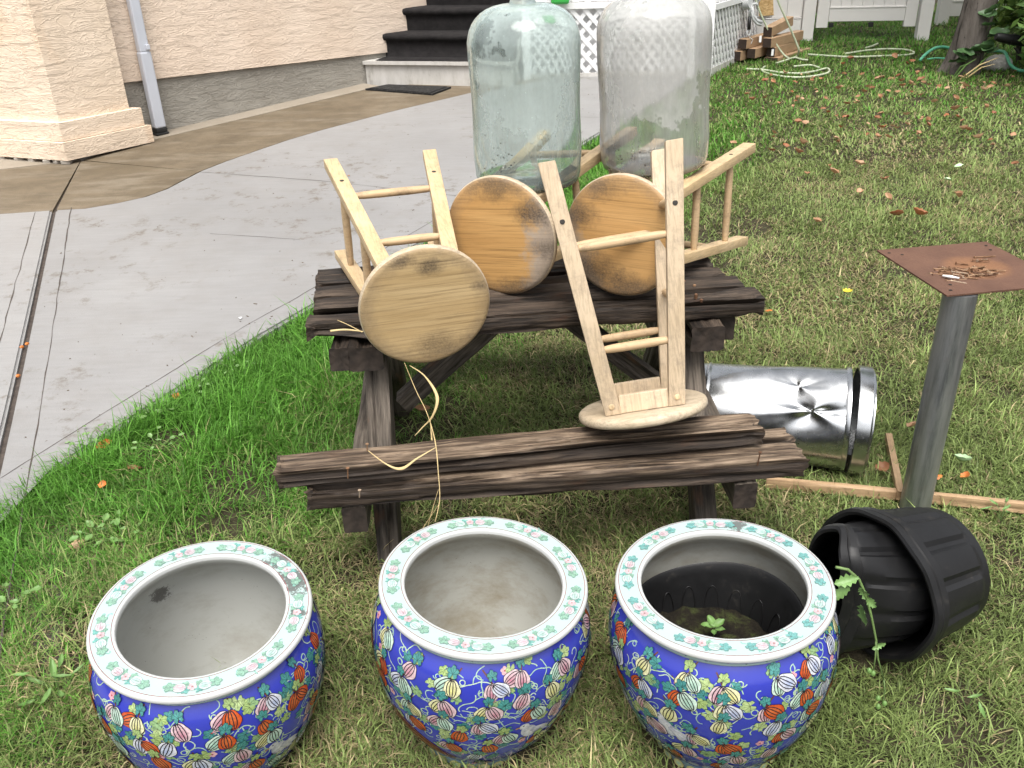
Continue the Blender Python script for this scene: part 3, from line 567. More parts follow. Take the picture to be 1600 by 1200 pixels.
# ================================================================== PORCH DECK WITH LATTICE SKIRT
DA = P3(SW + 0.02, 0.45, 0); DC = Vector((1.86, 8.52, 0)); DB = Vector((2.62, 9.80, 0))
deck = thing('porch_deck', 'white porch deck with ribbed panels above diagonal lattice skirting', 'deck', (DC.x, DC.y, gz(DC.x, DC.y)))
DL = Matrix.Translation((-DC.x, -DC.y, -gz(DC.x, DC.y)))
def lattice_face(A, B, z0, z1, ztop, sp_, ang, name):
    d = (B - A); L = d.length; d.normalize(); nrm = Vector((d.y, -d.x, 0)); hgt = z1 - z0
    def bx(u0, u1, za, zb, o0, o1):
        lo = [A + d * u0 + nrm * o0, A + d * u1 + nrm * o0, A + d * u1 + nrm * o1, A + d * u0 + nrm * o1]
        return MB().hexa([Vector((p.x, p.y, za)) for p in lo], [Vector((p.x, p.y, zb)) for p in lo])
    w = 0.036
    for s, off in ((1, 0.0), (-1, 0.009)):
        t = math.tan(ang); reach = hgt / t; k = -reach if s > 0 else 0.0
        u = -reach
        while u < L:
            # slat centre line from (u, z0) to (u+reach, z1) (or mirrored), clipped to the panel
            ua, ub = u, u + reach; fa = max(0, (0 - ua) / reach); fb = min(1, (L - ua) / reach)
            if fb - fa > 0.05:
                pa = (ua + reach * fa, fa * hgt); pb = (ua + reach * fb, fb * hgt)
                if s < 0: pa = (pa[0], hgt - pa[1]); pb = (pb[0], hgt - pb[1])
                hw = w / 2 / math.sin(ang)
                def cl(x): return min(max(x, 0), L)
                q = [(cl(pa[0] - hw), pa[1]), (cl(pa[0] + hw), pa[1]), (cl(pb[0] + hw), pb[1]), (cl(pb[0] - hw), pb[1])]
                lo = [A + d * a + nrm * (0.012 + off) + Vector((0, 0, z0 + b)) for a, b in q]; hi = [p + nrm * 0.008 for p in lo]
                MB().hexa(lo, hi).xform(DL).build('lattice_slat', M['white'], deck)
            u += sp_
    bx(0, L, z1, z1 + 0.05, 0.0, 0.05).xform(DL).build('trim_board', M['white'], deck)
    bx(0, L, z0 - 0.06, z0 + 0.012, -0.01, 0.03).xform(DL).build('sill_board', M['wwhite'], deck)
    bx(0, L, z0 - 0.1, z1, -0.06, -0.04).xform(DL).build('backing_panel', M['white'], deck)
    n = int(L / 0.105)
    for i in range(n):
        bx(i * L / n + 0.006, (i + 0.62) * L / n, z1 + 0.055, ztop, 0.0, 0.026 if i % 2 else 0.020).xform(DL).build('skirt_batten', M['white'], deck)
    bx(0, L, z1 + 0.055, ztop, -0.03, -0.006).xform(DL).build('skirt_panel', M['white'], deck)
    bx(-0.02, L + 0.02, ztop, ztop + 0.10, -0.2, 0.05).xform(DL).build('fascia_board', M['white'], deck)
zA = gz(DA.x, DA.y) + 0.05; zC = gz(DC.x, DC.y) + 0.04
lattice_face(DA, DC - (DC - DA).normalized() * 0.03, zA, zA + 0.56, zA + 1.05, 0.118, math.radians(47), 'front')
zB = gz(DC.x, DC.y) + 0.05
lattice_face(DC + (DB - DC).normalized() * 0.03, DB, zB + 0.01, zB + 0.52, zB + 1.05, 0.092, math.radians(58), 'side')
pp_ = prism([(DC + Vector(q)).xy for q in ((-0.045, -0.03, 0), (0.045, -0.03, 0), (0.045, 0.045, 0), (-0.045, 0.045, 0))], zC - 0.1, zC + 1.14); pp_.xform(DL).build('corner_post', M['white'], deck)
fl = prism([DA.xy, DC.xy, DB.xy, (DB + Vector((-3.2, 1.5, 0))).xy, (DA + Vector((0.2, 1.6, 0))).xy], zC + 1.14, zC + 1.17); fl.xform(DL).build('deck_floor', M['wwhite'], deck)
rp = P3(SW + 0.06, 0.42, 0)
prism([(rp + Vector(q)).xy for q in ((-0.05, -0.05, 0), (0.05, -0.05, 0), (0.05, 0.05, 0), (-0.05, 0.05, 0))], zA - 0.1, zA + 2.1).xform(DL).build('newel_post', M['white'], deck)
gb = onpl(880, 0, V2(DA) + Vector((0, -0.1, 0)), V2(DC) + Vector((0, -0.1, 0)))
o = MB().box((0, 0, 0), (0.16, 0.10, 0.24), None, 0.02).build('green_box', M['green_bag']); o.location = gb + Vector((-0.03, -0.02, 0.09)); tag(o, 'small green box hung on the porch skirting above the bottles', 'box')

# ================================================================== WHITE VINYL FENCE AND GATE
def vpost(p, w, h, label):
    z = gz(p.x, p.y); t = thing('fence_post', label, 'post', (p.x, p.y, z), 'white vinyl fence posts')
    MB().box((0, 0, h / 2 - 0.1), (w, w, h + 0.2), Matrix.Rotation(-0.18, 3, 'Z'), 0.006).build('shaft', M['vinyl'], t)
    mb = MB(); q = w / 2 + 0.01; mb.add([(-q, -q, h), (q, -q, h), (q, q, h), (-q, q, h), (-q, -q, h + 0.03), (q, -q, h + 0.03), (q, q, h + 0.03), (-q, q, h + 0.03), (0, 0, h + 0.08)],
        [(3, 2, 1, 0), (0, 1, 5, 4), (1, 2, 6, 5), (2, 3, 7, 6), (3, 0, 4, 7), (4, 5, 8), (5, 6, 8), (6, 7, 8), (7, 4, 8)]); mb.build('cap', M['vinyl'], t); return t
GP0 = V2(G(1259, 62)); GP1 = V2(G(1439, 61)); gd = (GP1 - GP0).normalized(); gn = Vector((gd.y, -gd.x, 0))
vpost(GP0, 0.125, 1.85, 'white vinyl fence post beside the stacked lumber'); vpost(GP1, 0.125, 1.85, 'white vinyl gate post standing left of the tree')
P2 = V2(G(1470, 37)); vpost(P2, 0.125, 1.85, 'white vinyl fence post set back between gate and tree trunk')
def panel(name, label, cat, A, B, clear, kind):
    z = max(gz(A.x, A.y), gz(B.x, B.y)); d = (B - A); L = d.length; d.normalize(); n = Vector((d.y, -d.x, 0)); Rm = Matrix((d, -n, Vector((0, 0, 1)))).transposed()
    t = thing(name, label, cat, ((A + B) / 2 + Vector((0, 0, z)))[:])
    def b(u0, u1, z0, z1, th, nm, off=0): return MB().box(d * ((u0 + u1) / 2 - L / 2) + n * off + Vector((0, 0, (z0 + z1) / 2)), (u1 - u0, th, z1 - z0), Rm, 0.004).build(nm, M['vinyl'], t)
    if kind == 'gate':
        b(0, 0.12, clear - 0.03, 1.78, 0.05, 'stile'); b(L - 0.12, L, clear - 0.03, 1.78, 0.05, 'stile')
        b(0.122, L - 0.122, clear + 0.03, clear + 0.16, 0.046, 'rail'); b(0.122, L - 0.122, 1.62, 1.76, 0.046, 'rail')
        x = 0.124; w = (L - 0.248) / 7
        for i in range(7): b(x + i * w + 0.001, x + (i + 1) * w - 0.001, clear + 0.163, 1.617, 0.022, 'board')
        b(0.122, L - 0.122, clear + 0.161, clear + 0.175, 0.06, 'rail_lip')
        for u in (0.16, L * 0.56): MB().box(d * (u - L / 2) + Vector((0, 0, clear - 0.005)), (0.05, 0.03, 0.05), Rm, 0.008).build('drop_rod_bracket', M['rubber'], t)
    else:
        b(0.0, L, clear, clear + 0.15, 0.05, 'rail'); b(0, L, 1.66, 1.80, 0.05, 'rail'); w = 0.15; k = int(L / w)
        b(0.0, L, clear + 0.152, clear + 0.165, 0.06, 'rail_lip')
        for i in range(k): b(i * L / k + 0.001, (i + 1) * L / k - 0.001, clear + 0.167, 1.655, 0.022, 'board')
    return t
panel('gate', 'white vinyl garden gate hanging clear of the grass between posts', 'gate', GP0 + gd * 0.085, GP1 - gd * 0.085, 0.15, 'gate')
panel('vinyl_fence', 'white vinyl fence panel behind the stacked lumber', 'fence', GP0 - gd * 1.5, GP0 - gd * 0.07, 0.05, 'p')
panel('vinyl_fence', 'white vinyl fence panel running behind the tree trunk and shrubs', 'fence', P2 + gd * 0.07, P2 + gd * 3.0, 0.08, 'p')

# ================================================================== PICNIC TABLE OF ROUGH TIMBERS
def timber(L, w, t, seed, na=44, nc=40, rough=0.006, ragged=0.007, sag=0.0, split=True, taper=0.0):
    """a weathered beam along local X from 0 to L, section w (Y) x t (Z), top face at z=0"""
    per = 2 * (w + t); vs = []; us = []
    rad = min(w, t) * 0.09
    for j in range(nc):
        s = per * j / nc
        if s < w: y, z = -w / 2 + s, 0
        elif s < w + t: y, z = w / 2, -(s - w)
        elif s < 2 * w + t: y, z = w / 2 - (s - w - t), -t
        else: y, z = -w / 2, -t + (s - 2 * w - t)
        # soften corners
        cy, cz = y, z + t / 2; k = 1.0
        ay = max(0, abs(cy) - (w / 2 - rad)) / rad; az = max(0, abs(cz) - (t / 2 - rad)) / rad
        if ay > 0 and az > 0:
            l = math.hypot(ay, az)
            if l > 1: cy = math.copysign(w / 2 - rad + ay / l * rad, cy); cz = math.copysign(t / 2 - rad + az / l * rad, cz)
        us.append((cy, cz, s))
    xs = np.concatenate([np.linspace(0, 0.03, 4)[:-1], np.linspace(0.03, L - 0.03, na), np.linspace(L - 0.03, L, 4)[1:]])
    cy = np.array([u[0] for u in us]); cz = np.array([u[1] for u in us]); s = np.array([u[2] for u in us])
    ny = cy / (w / 2); nz = cz / (t / 2); nl = np.hypot(ny, nz); ny, nz = ny / nl, nz / nl
    Xg = xs[:, None]; g = (fbm(Xg * 2.2, s[None, :] * 75, 0, seed, 4) - 0.5) * rough * 1.6 + (fbm(Xg * 5, s[None, :] * 16, 0, seed + 3, 3) - 0.5) * rough * 1.6
    crack = np.clip((fbm(Xg * 1.1, s[None, :] * 34, 0, seed + 9, 3) - 0.60) * 9, 0, 1) * rough * 2.6; g = g - crack
    g = g * np.clip(np.minimum(Xg, L - Xg) / 0.03, 0.12, 1.0)
    endx = np.where(Xg < 0.02, 1, 0) * (fbm(s[None, :] * 45, 0 * Xg, 0, seed + 20, 3) - 0.3) * ragged - np.where(Xg > L - 0.02, 1, 0) * (fbm(s[None, :] * 45, 0 * Xg + 5, 0, seed + 21, 3) - 0.3) * ragged
    tp = 1 - taper * (Xg / L)
    Yv = (cy[None, :] + ny[None, :] * g) * tp + 0.004 * np.sin(Xg * 3 + seed); Zv = (cz[None, :] + nz[None, :] * g) * tp - t / 2 + sag * np.sin(Xg / L * math.pi) + 0.003 * np.sin(Xg * 4.1 + seed * 2)
    Xv = Xg + endx + 0 * Yv
    v = np.stack([Xv, Yv, Zv], -1).reshape(-1, 3); k = len(xs)
    f = [(i * nc + j, (i + 1) * nc + j, (i + 1) * nc + (j + 1) % nc, i * nc + (j + 1) % nc) for i in range(k - 1) for j in range(nc)]
    vs = [Vector(p) for p in v]; cb = len(vs)
    vs.append(Vector((0.006, 0, -t / 2))); vs.append(Vector((L - 0.006, 0, -t / 2)))
    f += [(cb, j, (j + 1) % nc) for j in range(nc)] + [(cb + 1, (k - 1) * nc + (j + 1) % nc, (k - 1) * nc + j) for j in range(nc)]
    mb = MB(); mb.v = vs; mb.f = f; return mb
def beam(name, A, B, w, t, m, parent, seed, up=Vector((0, 0, 1)), inv=None, **k):
    """beam whose top centre line runs from A to B"""
    x = (B - A); L = x.length; x.normalize(); z = (up - x * up.dot(x)).normalized(); y = z.cross(x)
    o = timber(L, w, t, seed, **k).build(name, m, parent, autosmooth=50)
    o.data.materials.append(M['endgrain'])
    for p in o.data.polygons:
        if abs(p.normal.x) > 0.6 and (p.center.x < 0.03 or p.center.x > L - 0.03): p.material_index = 1
    mw = frame(A, x, y, z); o.matrix_local = (inv @ mw) if inv else mw
    return o
TZ = 0.655
TF0 = atz(483, 507, TZ); TF1 = atz(1193, 468, TZ); tu = (TF1 - TF0); tu.z = 0; tu.normalize(); tv = Vector((-tu.y, tu.x, 0))
table = thing('picnic_table', 'dark weathered timber picnic table holding the stools', 'table', (TF0.x, TF0.y, 0))
TI = Matrix.Translation((-TF0.x, -TF0.y, 0))
def TP(u, v, z): return Vector((TF0.x, TF0.y, 0)) + tu * u + tv * v + Vector((0, 0, z))
rows = [(0.0, 0.092, -0.012, 1.262, 0.0), (0.097, 0.185, -0.004, 1.232, 0.006), (0.190, 0.272, -0.016, 1.205, 0.0), (0.277, 0.362, -0.022, 1.19, 0.004), (0.367, 0.455, -0.034, 1.17, -0.003)]
for k, (a, b, l, r, dzz) in enumerate(rows):
    beam('top_plank', TP(l, (a + b) / 2, TZ + dzz), TP(r, (a + b) / 2, TZ + dzz), b - a, 0.055, M['t_dark'], table, 30 + k, inv=TI, rough=0.010, na=60, nc=44)
def end_frame(u, sd, sgn):
    beam('top_crossbeam', TP(u - 0.02 * sgn, -0.035, TZ - 0.062), TP(u - 0.02 * sgn, 0.50, TZ - 0.062), 0.095, 0.075, M['t_dark'], table, sd, inv=TI, rough=0.008)
    beam('bench_crossbeam', TP(u - 0.06 * sgn, -0.35, 0.284), TP(u - 0.06 * sgn, 0.92, 0.284), 0.062, 0.078, M['t_leg'], table, sd + 1, inv=TI)
    # two splayed legs
    beam('leg', TP(u, -0.255, 0.0), TP(u, 0.075, TZ - 0.135), 0.066, 0.075, M['t_leg'], table, sd + 2, up=Vector((0, -1, 0.5)), inv=TI)
    beam('leg', TP(u + 0.002, 0.68, 0.02), TP(u + 0.002, 0.36, TZ - 0.135), 0.066, 0.075, M['t_leg'], table, sd + 3, up=Vector((0, 1, 0.5)), inv=TI)
    beam('brace', TP(u + sgn * 0.035, 0.16, 0.33), TP(u + sgn * 0.34, 0.20, TZ - 0.068), 0.07, 0.06, M['t_leg'], table, sd + 4, up=Vector((-sgn, 0, 1)), inv=TI)
end_frame(0.165, 60, 1); end_frame(1.08, 70, -1)
# splintered block ends that stick out past the planks
beam('splintered_block', TP(0.07, -0.030, TZ - 0.060), TP(0.07, 0.22, TZ - 0.060), 0.055, 0.07, M['t_dark'], table, 81, inv=TI, rough=0.005, ragged=0.008)
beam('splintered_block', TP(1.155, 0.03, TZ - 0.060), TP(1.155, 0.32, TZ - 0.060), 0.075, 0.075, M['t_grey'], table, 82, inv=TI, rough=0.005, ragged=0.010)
BZ = 0.362
def bp(px, py, z): return atz(px, py, z)
def bplank(L0, L1, R0, R1, z0, z1, t, m, sd, **k):
    """plank from picture corners of its top face: left front/back, right front/back"""
    a0, a1 = bp(*L0, z0), bp(*L1, z0); b0, b1 = bp(*R0, z1), bp(*R1, z1); w = ((a1 - a0).length + (b1 - b0).length) / 2
    return beam('bench_plank', (a0 + a1) / 2, (b0 + b1) / 2, w, t, m, table, sd, inv=TI, na=70, nc=56, **k)
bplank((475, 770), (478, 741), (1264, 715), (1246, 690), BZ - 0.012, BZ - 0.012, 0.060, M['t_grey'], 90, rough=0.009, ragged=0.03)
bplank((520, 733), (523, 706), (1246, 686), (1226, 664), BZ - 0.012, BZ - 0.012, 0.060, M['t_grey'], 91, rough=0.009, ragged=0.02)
A0, A1 = bp(426, 733, BZ + 0.045), bp(428, 713, BZ + 0.045); B0, B1 = bp(1194, 671, BZ + 0.055), bp(1180, 645, BZ + 0.055)
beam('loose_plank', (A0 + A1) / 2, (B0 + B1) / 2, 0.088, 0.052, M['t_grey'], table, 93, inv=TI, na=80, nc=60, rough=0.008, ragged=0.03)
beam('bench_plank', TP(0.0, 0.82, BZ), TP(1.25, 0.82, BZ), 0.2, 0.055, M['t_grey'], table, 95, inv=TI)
# rusty nails standing in the bench
for (px, py, z, h) in ((573, 702, BZ + 0.05, 0.016), (561, 772, BZ - 0.01, 0.012), (543, 742, BZ + 0.048, 0.02), (1184, 722, BZ - 0.01, 0.03)):
    p = atz(px, py, z); mb = MB().tube([p + Vector((0, 0, -0.01)), p + Vector((0.003, -0.002, h))], 0.0018, 6); mb.tube([p + Vector((0.003, -0.002, h)), p + Vector((0.003, -0.002, h + 0.002))], 0.0045, 8)
    mb.xform(TI).build('nail', M['screw'], table)

for k, (a, b, l, r, dzz) in enumerate(rows):
    for u in (0.165, 1.08):
        for q in (0.28, 0.72):
            p = TP(u + 0.012 * math.sin(k * 5 + q * 9), a + (b - a) * q, TZ + dzz - 0.004); MB().tube([p + Vector((0, 0, -0.01)), p + Vector((0, 0, 0.004)), p + Vector((0, 0, 0.0055))], [0.0045, 0.0048, 0.003], 10).xform(TI).build('nail', M['screw'], table)

# ================================================================== STOOLS
SR, SA0, SA1, SLN = 0.170, 0.078, 0.151, 0.674
def make_stool(Mw, label, seatm, legm):
    t = thing('wooden_stool', label, 'stool', M=Mw, group='round wooden stools')
    def a(z): return SA0 + (SA1 - SA0) * z / SLN
    # seat: z 0 (sitting face, towards -Z) to 0.028
    prof = [(0.0, 0.0), (0.06, 0.0), (0.12, 0.0), (SR - 0.014, 0.0), (SR - 0.008, 0.0012), (SR - 0.003, 0.0045), (SR, 0.010), (SR, 0.019), (SR - 0.003, 0.0245), (SR - 0.009, 0.028), (0.08, 0.028), (0.0, 0.028)]
    mb = MB().lathe(prof[::-1], 72); o = mb.build('seat', seatm, t, autosmooth=40)
    o.data.materials.append(M['w_edge'])
    for p in o.data.polygons:
        c = p.center
        if c.z > 0.003 : p.material_index = 1
    for sx in (-1, 1):
        for sy in (-1, 1):
            w, d = 0.021, 0.0145
            def sec(z, s=1.0): return [Vector((sx * a(z) + i * w * s, sy * a(z) + j * d * s, z)) for i, j in ((-1, -1), (1, -1), (1, 1), (-1, 1))]
            bm = bmesh.new(); vs = [bm.verts.new(v) for v in sec(0.029) + sec(SLN)]
            for f in [(3, 2, 1, 0), (4, 5, 6, 7), (0, 1, 5, 4), (1, 2, 6, 5), (2, 3, 7, 6), (3, 0, 4, 7)]: bm.faces.new([vs[i] for i in f])
            bmesh.ops.bevel(bm, geom=bm.edges[:], offset=0.0035, segments=2, affect='EDGES', profile=0.6)
            me = bpy.data.meshes.new('leg'); bm.to_mesh(me); bm.free(); lg = obj('leg', me, legm, t); smooth_by_angle(me, 35)
            # wooden plug near the seat, countersunk screw hole further out
            for z, r, mm, nm, h in ((0.052, 0.0075, M['w_leg'], 'wood_plug', 0.0035), (0.53, 0.0065, M['hole'], 'screw_hole', 0.0008)):
                y0 = sy * (a(z) + d); mb = MB().tube([(sx * a(z), y0 - sy * 0.004, z), (sx * a(z), y0 + sy * h * 0.6, z), (sx * a(z), y0 + sy * h, z)], [r, r, r * 0.6], 14); mb.build(nm, mm, lg)
    def rung(p, q, r): 
        k = [Vector(p).lerp(Vector(q), f) for f in (0, 0.03, 0.12, 0.3, 0.5, 0.7, 0.88, 0.97, 1)]
        MB().tube(k, [r * 0.78, r * 0.8, r * 0.93, r, r, r, r * 0.93, r * 0.8, r * 0.78], 14).build('rung', M['w_rung'], t, smooth=True)
    for z in (0.20, 0.46):
        for sy in (-1, 1): rung((-a(z) + 0.018, sy * a(z), z), (a(z) - 0.018, sy * a(z), z), 0.0115)
    for z in (0.30, 0.53):
        for sx in (-1, 1): rung((sx * a(z), -a(z) + 0.012, z), (sx * a(z), a(z) - 0.012, z), 0.0115)
    for sy in (-1, 1):
        MB().box((0, sy * (SA0 + 0.004), 0.0525), (2 * SA0 - 0.03, 0.018, 0.047), None, 0.002).build('seat_cleat', legm, t)
    return t
def RM(r, c): return frame(c, [r[i][0] for i in range(3)], [r[i][1] for i in range(3)], [r[i][2] for i in range(3)])
ST = [([[0.96745, -0.03460, -0.25069], [0.25306, 0.12770, 0.95898], [-0.00117, -0.99121, 0.13230]], (-0.212, 2.1185, 0.7427)),
      ([[0.87998, 0.08971, 0.46647], [-0.46439, -0.04412, 0.88453], [0.09993, -0.99499, 0.00284]], (-0.0217, 2.4038, 0.8303)),
      ([[0.86206, -0.00638, 0.50677], [-0.50587, -0.07184, 0.85961], [0.03092, -0.99740, -0.06515]], (0.3107, 2.3586, 0.8346)),
      ([[0.99019, 0.04919, -0.13079], [-0.00770, 0.95379, 0.30038], [0.13952, -0.29643, 0.94481]], (0.3449, 2.0642, 0.4434))]
make_stool(RM(*ST[0]), 'pale bleached stool at the table front with its legs pointing back left', M['seat0'], M['w_leg'])
make_stool(RM(*ST[1]), 'orange seated stool lying between the two other seats under the green bottle', M['seat1'], M['w_leg'])
make_stool(RM(*ST[2]), 'brown seated stool lying behind the upright legs with legs pointing right', M['seat2'], M['w_leg'])
make_stool(RM(*ST[3]), 'upside down stool standing on its seat on the bench', M['seat3'], M['w_leg2'])

# ================================================================== GLASS BOTTLES
def make_bottle(base, axis, R, H, glassm, inner, label, seed):
    z = Vector(axis).normalized(); x = (Vector((1, 0, 0)) - z * z.x).normalized(); y = z.cross(x)
    t = thing('glass_bottle', label, 'bottle', M=frame(base, x, y, z), group='large glass bottles')
    sh = H * 0.72
    out = [(0.0, 0.010), (R * 0.55, 0.006), (R * 0.78, 0.0), (R * 0.88, 0.003), (R * 0.955, 0.012), (R * 0.992, 0.032), (R, 0.06)]
    out += [(R * (1 + 0.012 * math.sin(f * 7 + seed)), 0.06 + (sh - 0.06) * f) for f in np.linspace(0.06, 1, 14)]
    dome = H * 0.17
    for q in np.linspace(0.12, 1.0, 9):
        an = q * math.pi / 2; out.append((0.036 + (R - 0.036) * math.cos(an) ** 0.85, sh + dome * math.sin(an)))
    zt = out[-1][1]; out += [(0.033, zt + 0.008), (0.031, zt + 0.03), (0.031, zt + 0.048), (0.037, zt + 0.050), (0.037, zt + 0.066), (0.032, zt + 0.069)]
    th = 0.0045; inn = []
    n = len(out)
    for i, (r, zz) in enumerate(out):
        a = out[max(i - 1, 0)]; b = out[min(i + 1, n - 1)]; tx, tz = b[0] - a[0], b[1] - a[1]; l = math.hypot(tx, tz) or 1
        k = th * (2.0 if i < 4 else 1.0)
        inn.append((max(0.0, r - tz / l * k), zz + tx / l * k))
    inn[-1] = (0.026, out[-1][1]); inn[-2] = (0.025, out[-2][1]); inn[-3] = (0.025, out[-3][1]); inn[-4] = (0.026, out[-4][1])
    prof = out + inn[::-1]
    mb = MB().lathe(prof, 96, False)
    o = mb.build('glass_body', glassm, t, smooth=True); o.data.materials.append(inner); n1 = (len(out) - 1) * 96; o.data.polygons.foreach_set('material_index', [0 if i < n1 else 1 for i in range(len(o.data.polygons))])
    bm = bmesh.new(); bm.from_mesh(o.data); bmesh.ops.remove_doubles(bm, verts=bm.verts, dist=1e-5); bmesh.ops.recalc_face_normals(bm, faces=bm.faces)
    bm.to_mesh(o.data); bm.free(); smooth_by_angle(o.data, 60)
    # dried specks of silt stuck on the inner wall and in the heel
    mb = MB(); rr = random.Random(seed)
    for k in range(70):
        if k < 46: an = rr.gauss(-2.15, 0.16) if seed == 1 else rr.gauss(-2.3, 0.3); zz = abs(rr.gauss(0.075, 0.03)); 
        else: an = rr.uniform(-math.pi, 0.2); zz = rr.uniform(0.05, sh)
        r = R - th - 0.0016; zz = max(zz, 0.045); c = Vector((r * math.cos(an), r * math.sin(an), zz)); s = rr.uniform(0.0006, 0.002 if k < 46 else 0.0012)
        mb.box(c, (s * 2, s * 2, s * rr.uniform(1.4, 3.2)), Matrix.Rotation(an, 3, 'Z'))
    mb.build('dried_silt', M['silt'], t)['kind'] = 'stuff'
    return t
make_bottle(Vector((0.0685, 2.575, 0.9365)), (-0.012, -0.012, 1), 0.152, 0.54, M['glass0'], M['glass0i'], 'pale green glass water bottle standing on the stool legs', 1)
make_bottle(Vector((0.4460, 2.665, 0.9485)), (-0.045, -0.02, 1), 0.158, 0.54, M['glass1'], M['glass1i'], 'clear grimy glass water bottle nearest the lattice and lawn', 2)

# ================================================================== PAINTED PORCELAIN PLANTERS
PB = [(0.134, -0.070), (0.140, -0.066), (0.143, -0.052), (0.148, -0.038), (0.166, -0.012), (0.194, 0.035), (0.216, 0.088), (0.231, 0.145), (0.239, 0.200), (0.240, 0.245), (0.232, 0.288), (0.220, 0.312), (0.209, 0.326)]
def prof_lin():
    P = [Vector((r, z)) for r, z in PB]
    # Catmull-Rom refine
    out = []
    for i in range(len(P) - 1):
        p0, p1, p2, p3 = P[max(i - 1, 0)], P[i], P[i + 1], P[min(i + 2, len(P) - 1)]
        for k in range(5):
            t = k / 5; out.append(0.5 * ((2 * p1) + (p2 - p0) * t + (2 * p0 - 5 * p1 + 4 * p2 - p3) * t * t + (3 * p1 - p0 - 3 * p2 + p3) * t ** 3))
    out.append(P[-1]); return out
PL_ = prof_lin(); PS = [0.0]
for a, b in zip(PL_[:-1], PL_[1:]): PS.append(PS[-1] + (b - a).length)
def body_pt(th, s, off):
    s = min(max(s, 0), PS[-1] - 1e-6); i = 0
    i = int(np.searchsorted(PS, s, side='right')) - 1; f = (s - PS[i]) / (PS[i + 1] - PS[i]); p = PL_[i].lerp(PL_[i + 1], f); t = (PL_[i + 1] - PL_[i]).normalized(); off *= 0.75; r = p.x + t.y * off; z = p.y - t.x * off
    return Vector((r * math.cos(th), r * math.sin(th), z)), p.x
class Paint:
    """painted motifs laid as thin enamel on the pot: each polygon follows the curve of the surface"""
    def __init__(s, mapf): s.mb = MB(); s.map = mapf; s.lay = 0
    def poly(s, pts, col, off, col2=None, cen=None):
        """fan polygon with colour col at rim and col2 at its centre"""
        b = len(s.mb.v); n = len(pts)
        cx = cen[0] if cen else sum(p[0] for p in pts) / n; cy = cen[1] if cen else sum(p[1] for p in pts) / n
        ring = [((p[0] + cx) / 2, (p[1] + cy) / 2) for p in pts]
        s.mb.v.append(s.map(cx, cy, off)); s.mb.c.append(col2 or col)
        mid = tuple((a + c) / 2 for a, c in zip(col, col2 or col))
        for p in ring: s.mb.v.append(s.map(p[0], p[1], off)); s.mb.c.append(mid)
        for p in pts: s.mb.v.append(s.map(p[0], p[1], off)); s.mb.c.append(col)
        for i in range(n):
            j = (i + 1) % n; s.mb.f.append((b, b + 1 + i, b + 1 + j)); s.mb.f.append((b + 1 + i, b + 1 + n + i, b + 1 + n + j, b + 1 + j))
    def line(s, pts, w, col, off):
        b = len(s.mb.v); n = len(pts)
        for i, p in enumerate(pts):
            a = pts[max(i - 1, 0)]; c = pts[min(i + 1, n - 1)]; tx, ty = c[0] - a[0], c[1] - a[1]; l = math.hypot(tx, ty) or 1; nx_, ny_ = -ty / l * w / 2, tx / l * w / 2
            s.mb.v.append(s.map(p[0] + nx_, p[1] + ny_, off)); s.mb.v.append(s.map(p[0] - nx_, p[1] - ny_, off)); s.mb.c += [col, col]
        s.mb.f += [(b + 2 * i, b + 2 * i + 1, b + 2 * i + 3, b + 2 * i + 2) for i in range(n - 1)]
def rot2(pts, a, ox, oy, sc=1.0):
    c, s = math.cos(a), math.sin(a); return [(ox + (x * c - y * s) * sc, oy + (x * s + y * c) * sc) for x, y in pts]
GC = {'red': ((0.62, 0.085, 0.02), (0.74, 0.20, 0.06)), 'pink': ((0.56, 0.22, 0.30), (0.80, 0.64, 0.66)), 'yellow': ((0.72, 0.70, 0.26), (0.82, 0.81, 0.52)), 'mint': ((0.40, 0.66, 0.52), (0.66, 0.82, 0.70)), 'blue': ((0.42, 0.50, 0.74), (0.78, 0.80, 0.84))}
DKL = (0.035, 0.03, 0.04)
def gourd(P, ox, oy, a, sc, kind, o0):
    """lobed gourd, stalk end towards +y"""
    c1, c2 = GC[kind]; n = 30; out = []
    for i in range(n):
        t = 2 * math.pi * i / n; r = 1 + 0.045 * math.cos(5 * t + 0.6); out.append((0.78 * math.cos(t) * r * (1 - 0.10 * math.sin(t)), 0.95 * math.sin(t) * r))
    P.poly(rot2([(x * 1.07, y * 1.06) for x, y in out], a, ox, oy, sc), DKL, o0)
    P.poly(rot2(out, a, ox, oy, sc), c2, o0 + 0.00035, c1, rot2([(0, -0.35)], a, ox, oy, sc)[0]) if kind != 'red' else P.poly(rot2(out, a, ox, oy, sc), c1, o0 + 0.00035, c2, rot2([(0, 0.4)], a, ox, oy, sc)[0])
    for q in (-0.62, -0.25, 0.12, 0.5):
        P.line(rot2([(q * 0.82 * math.cos(v) * 1.0, 0.93 * math.sin(v)) for v in np.linspace(-1.35, 1.35, 8)], a, ox, oy, sc), 0.085 * sc, DKL, o0 + 0.00085)
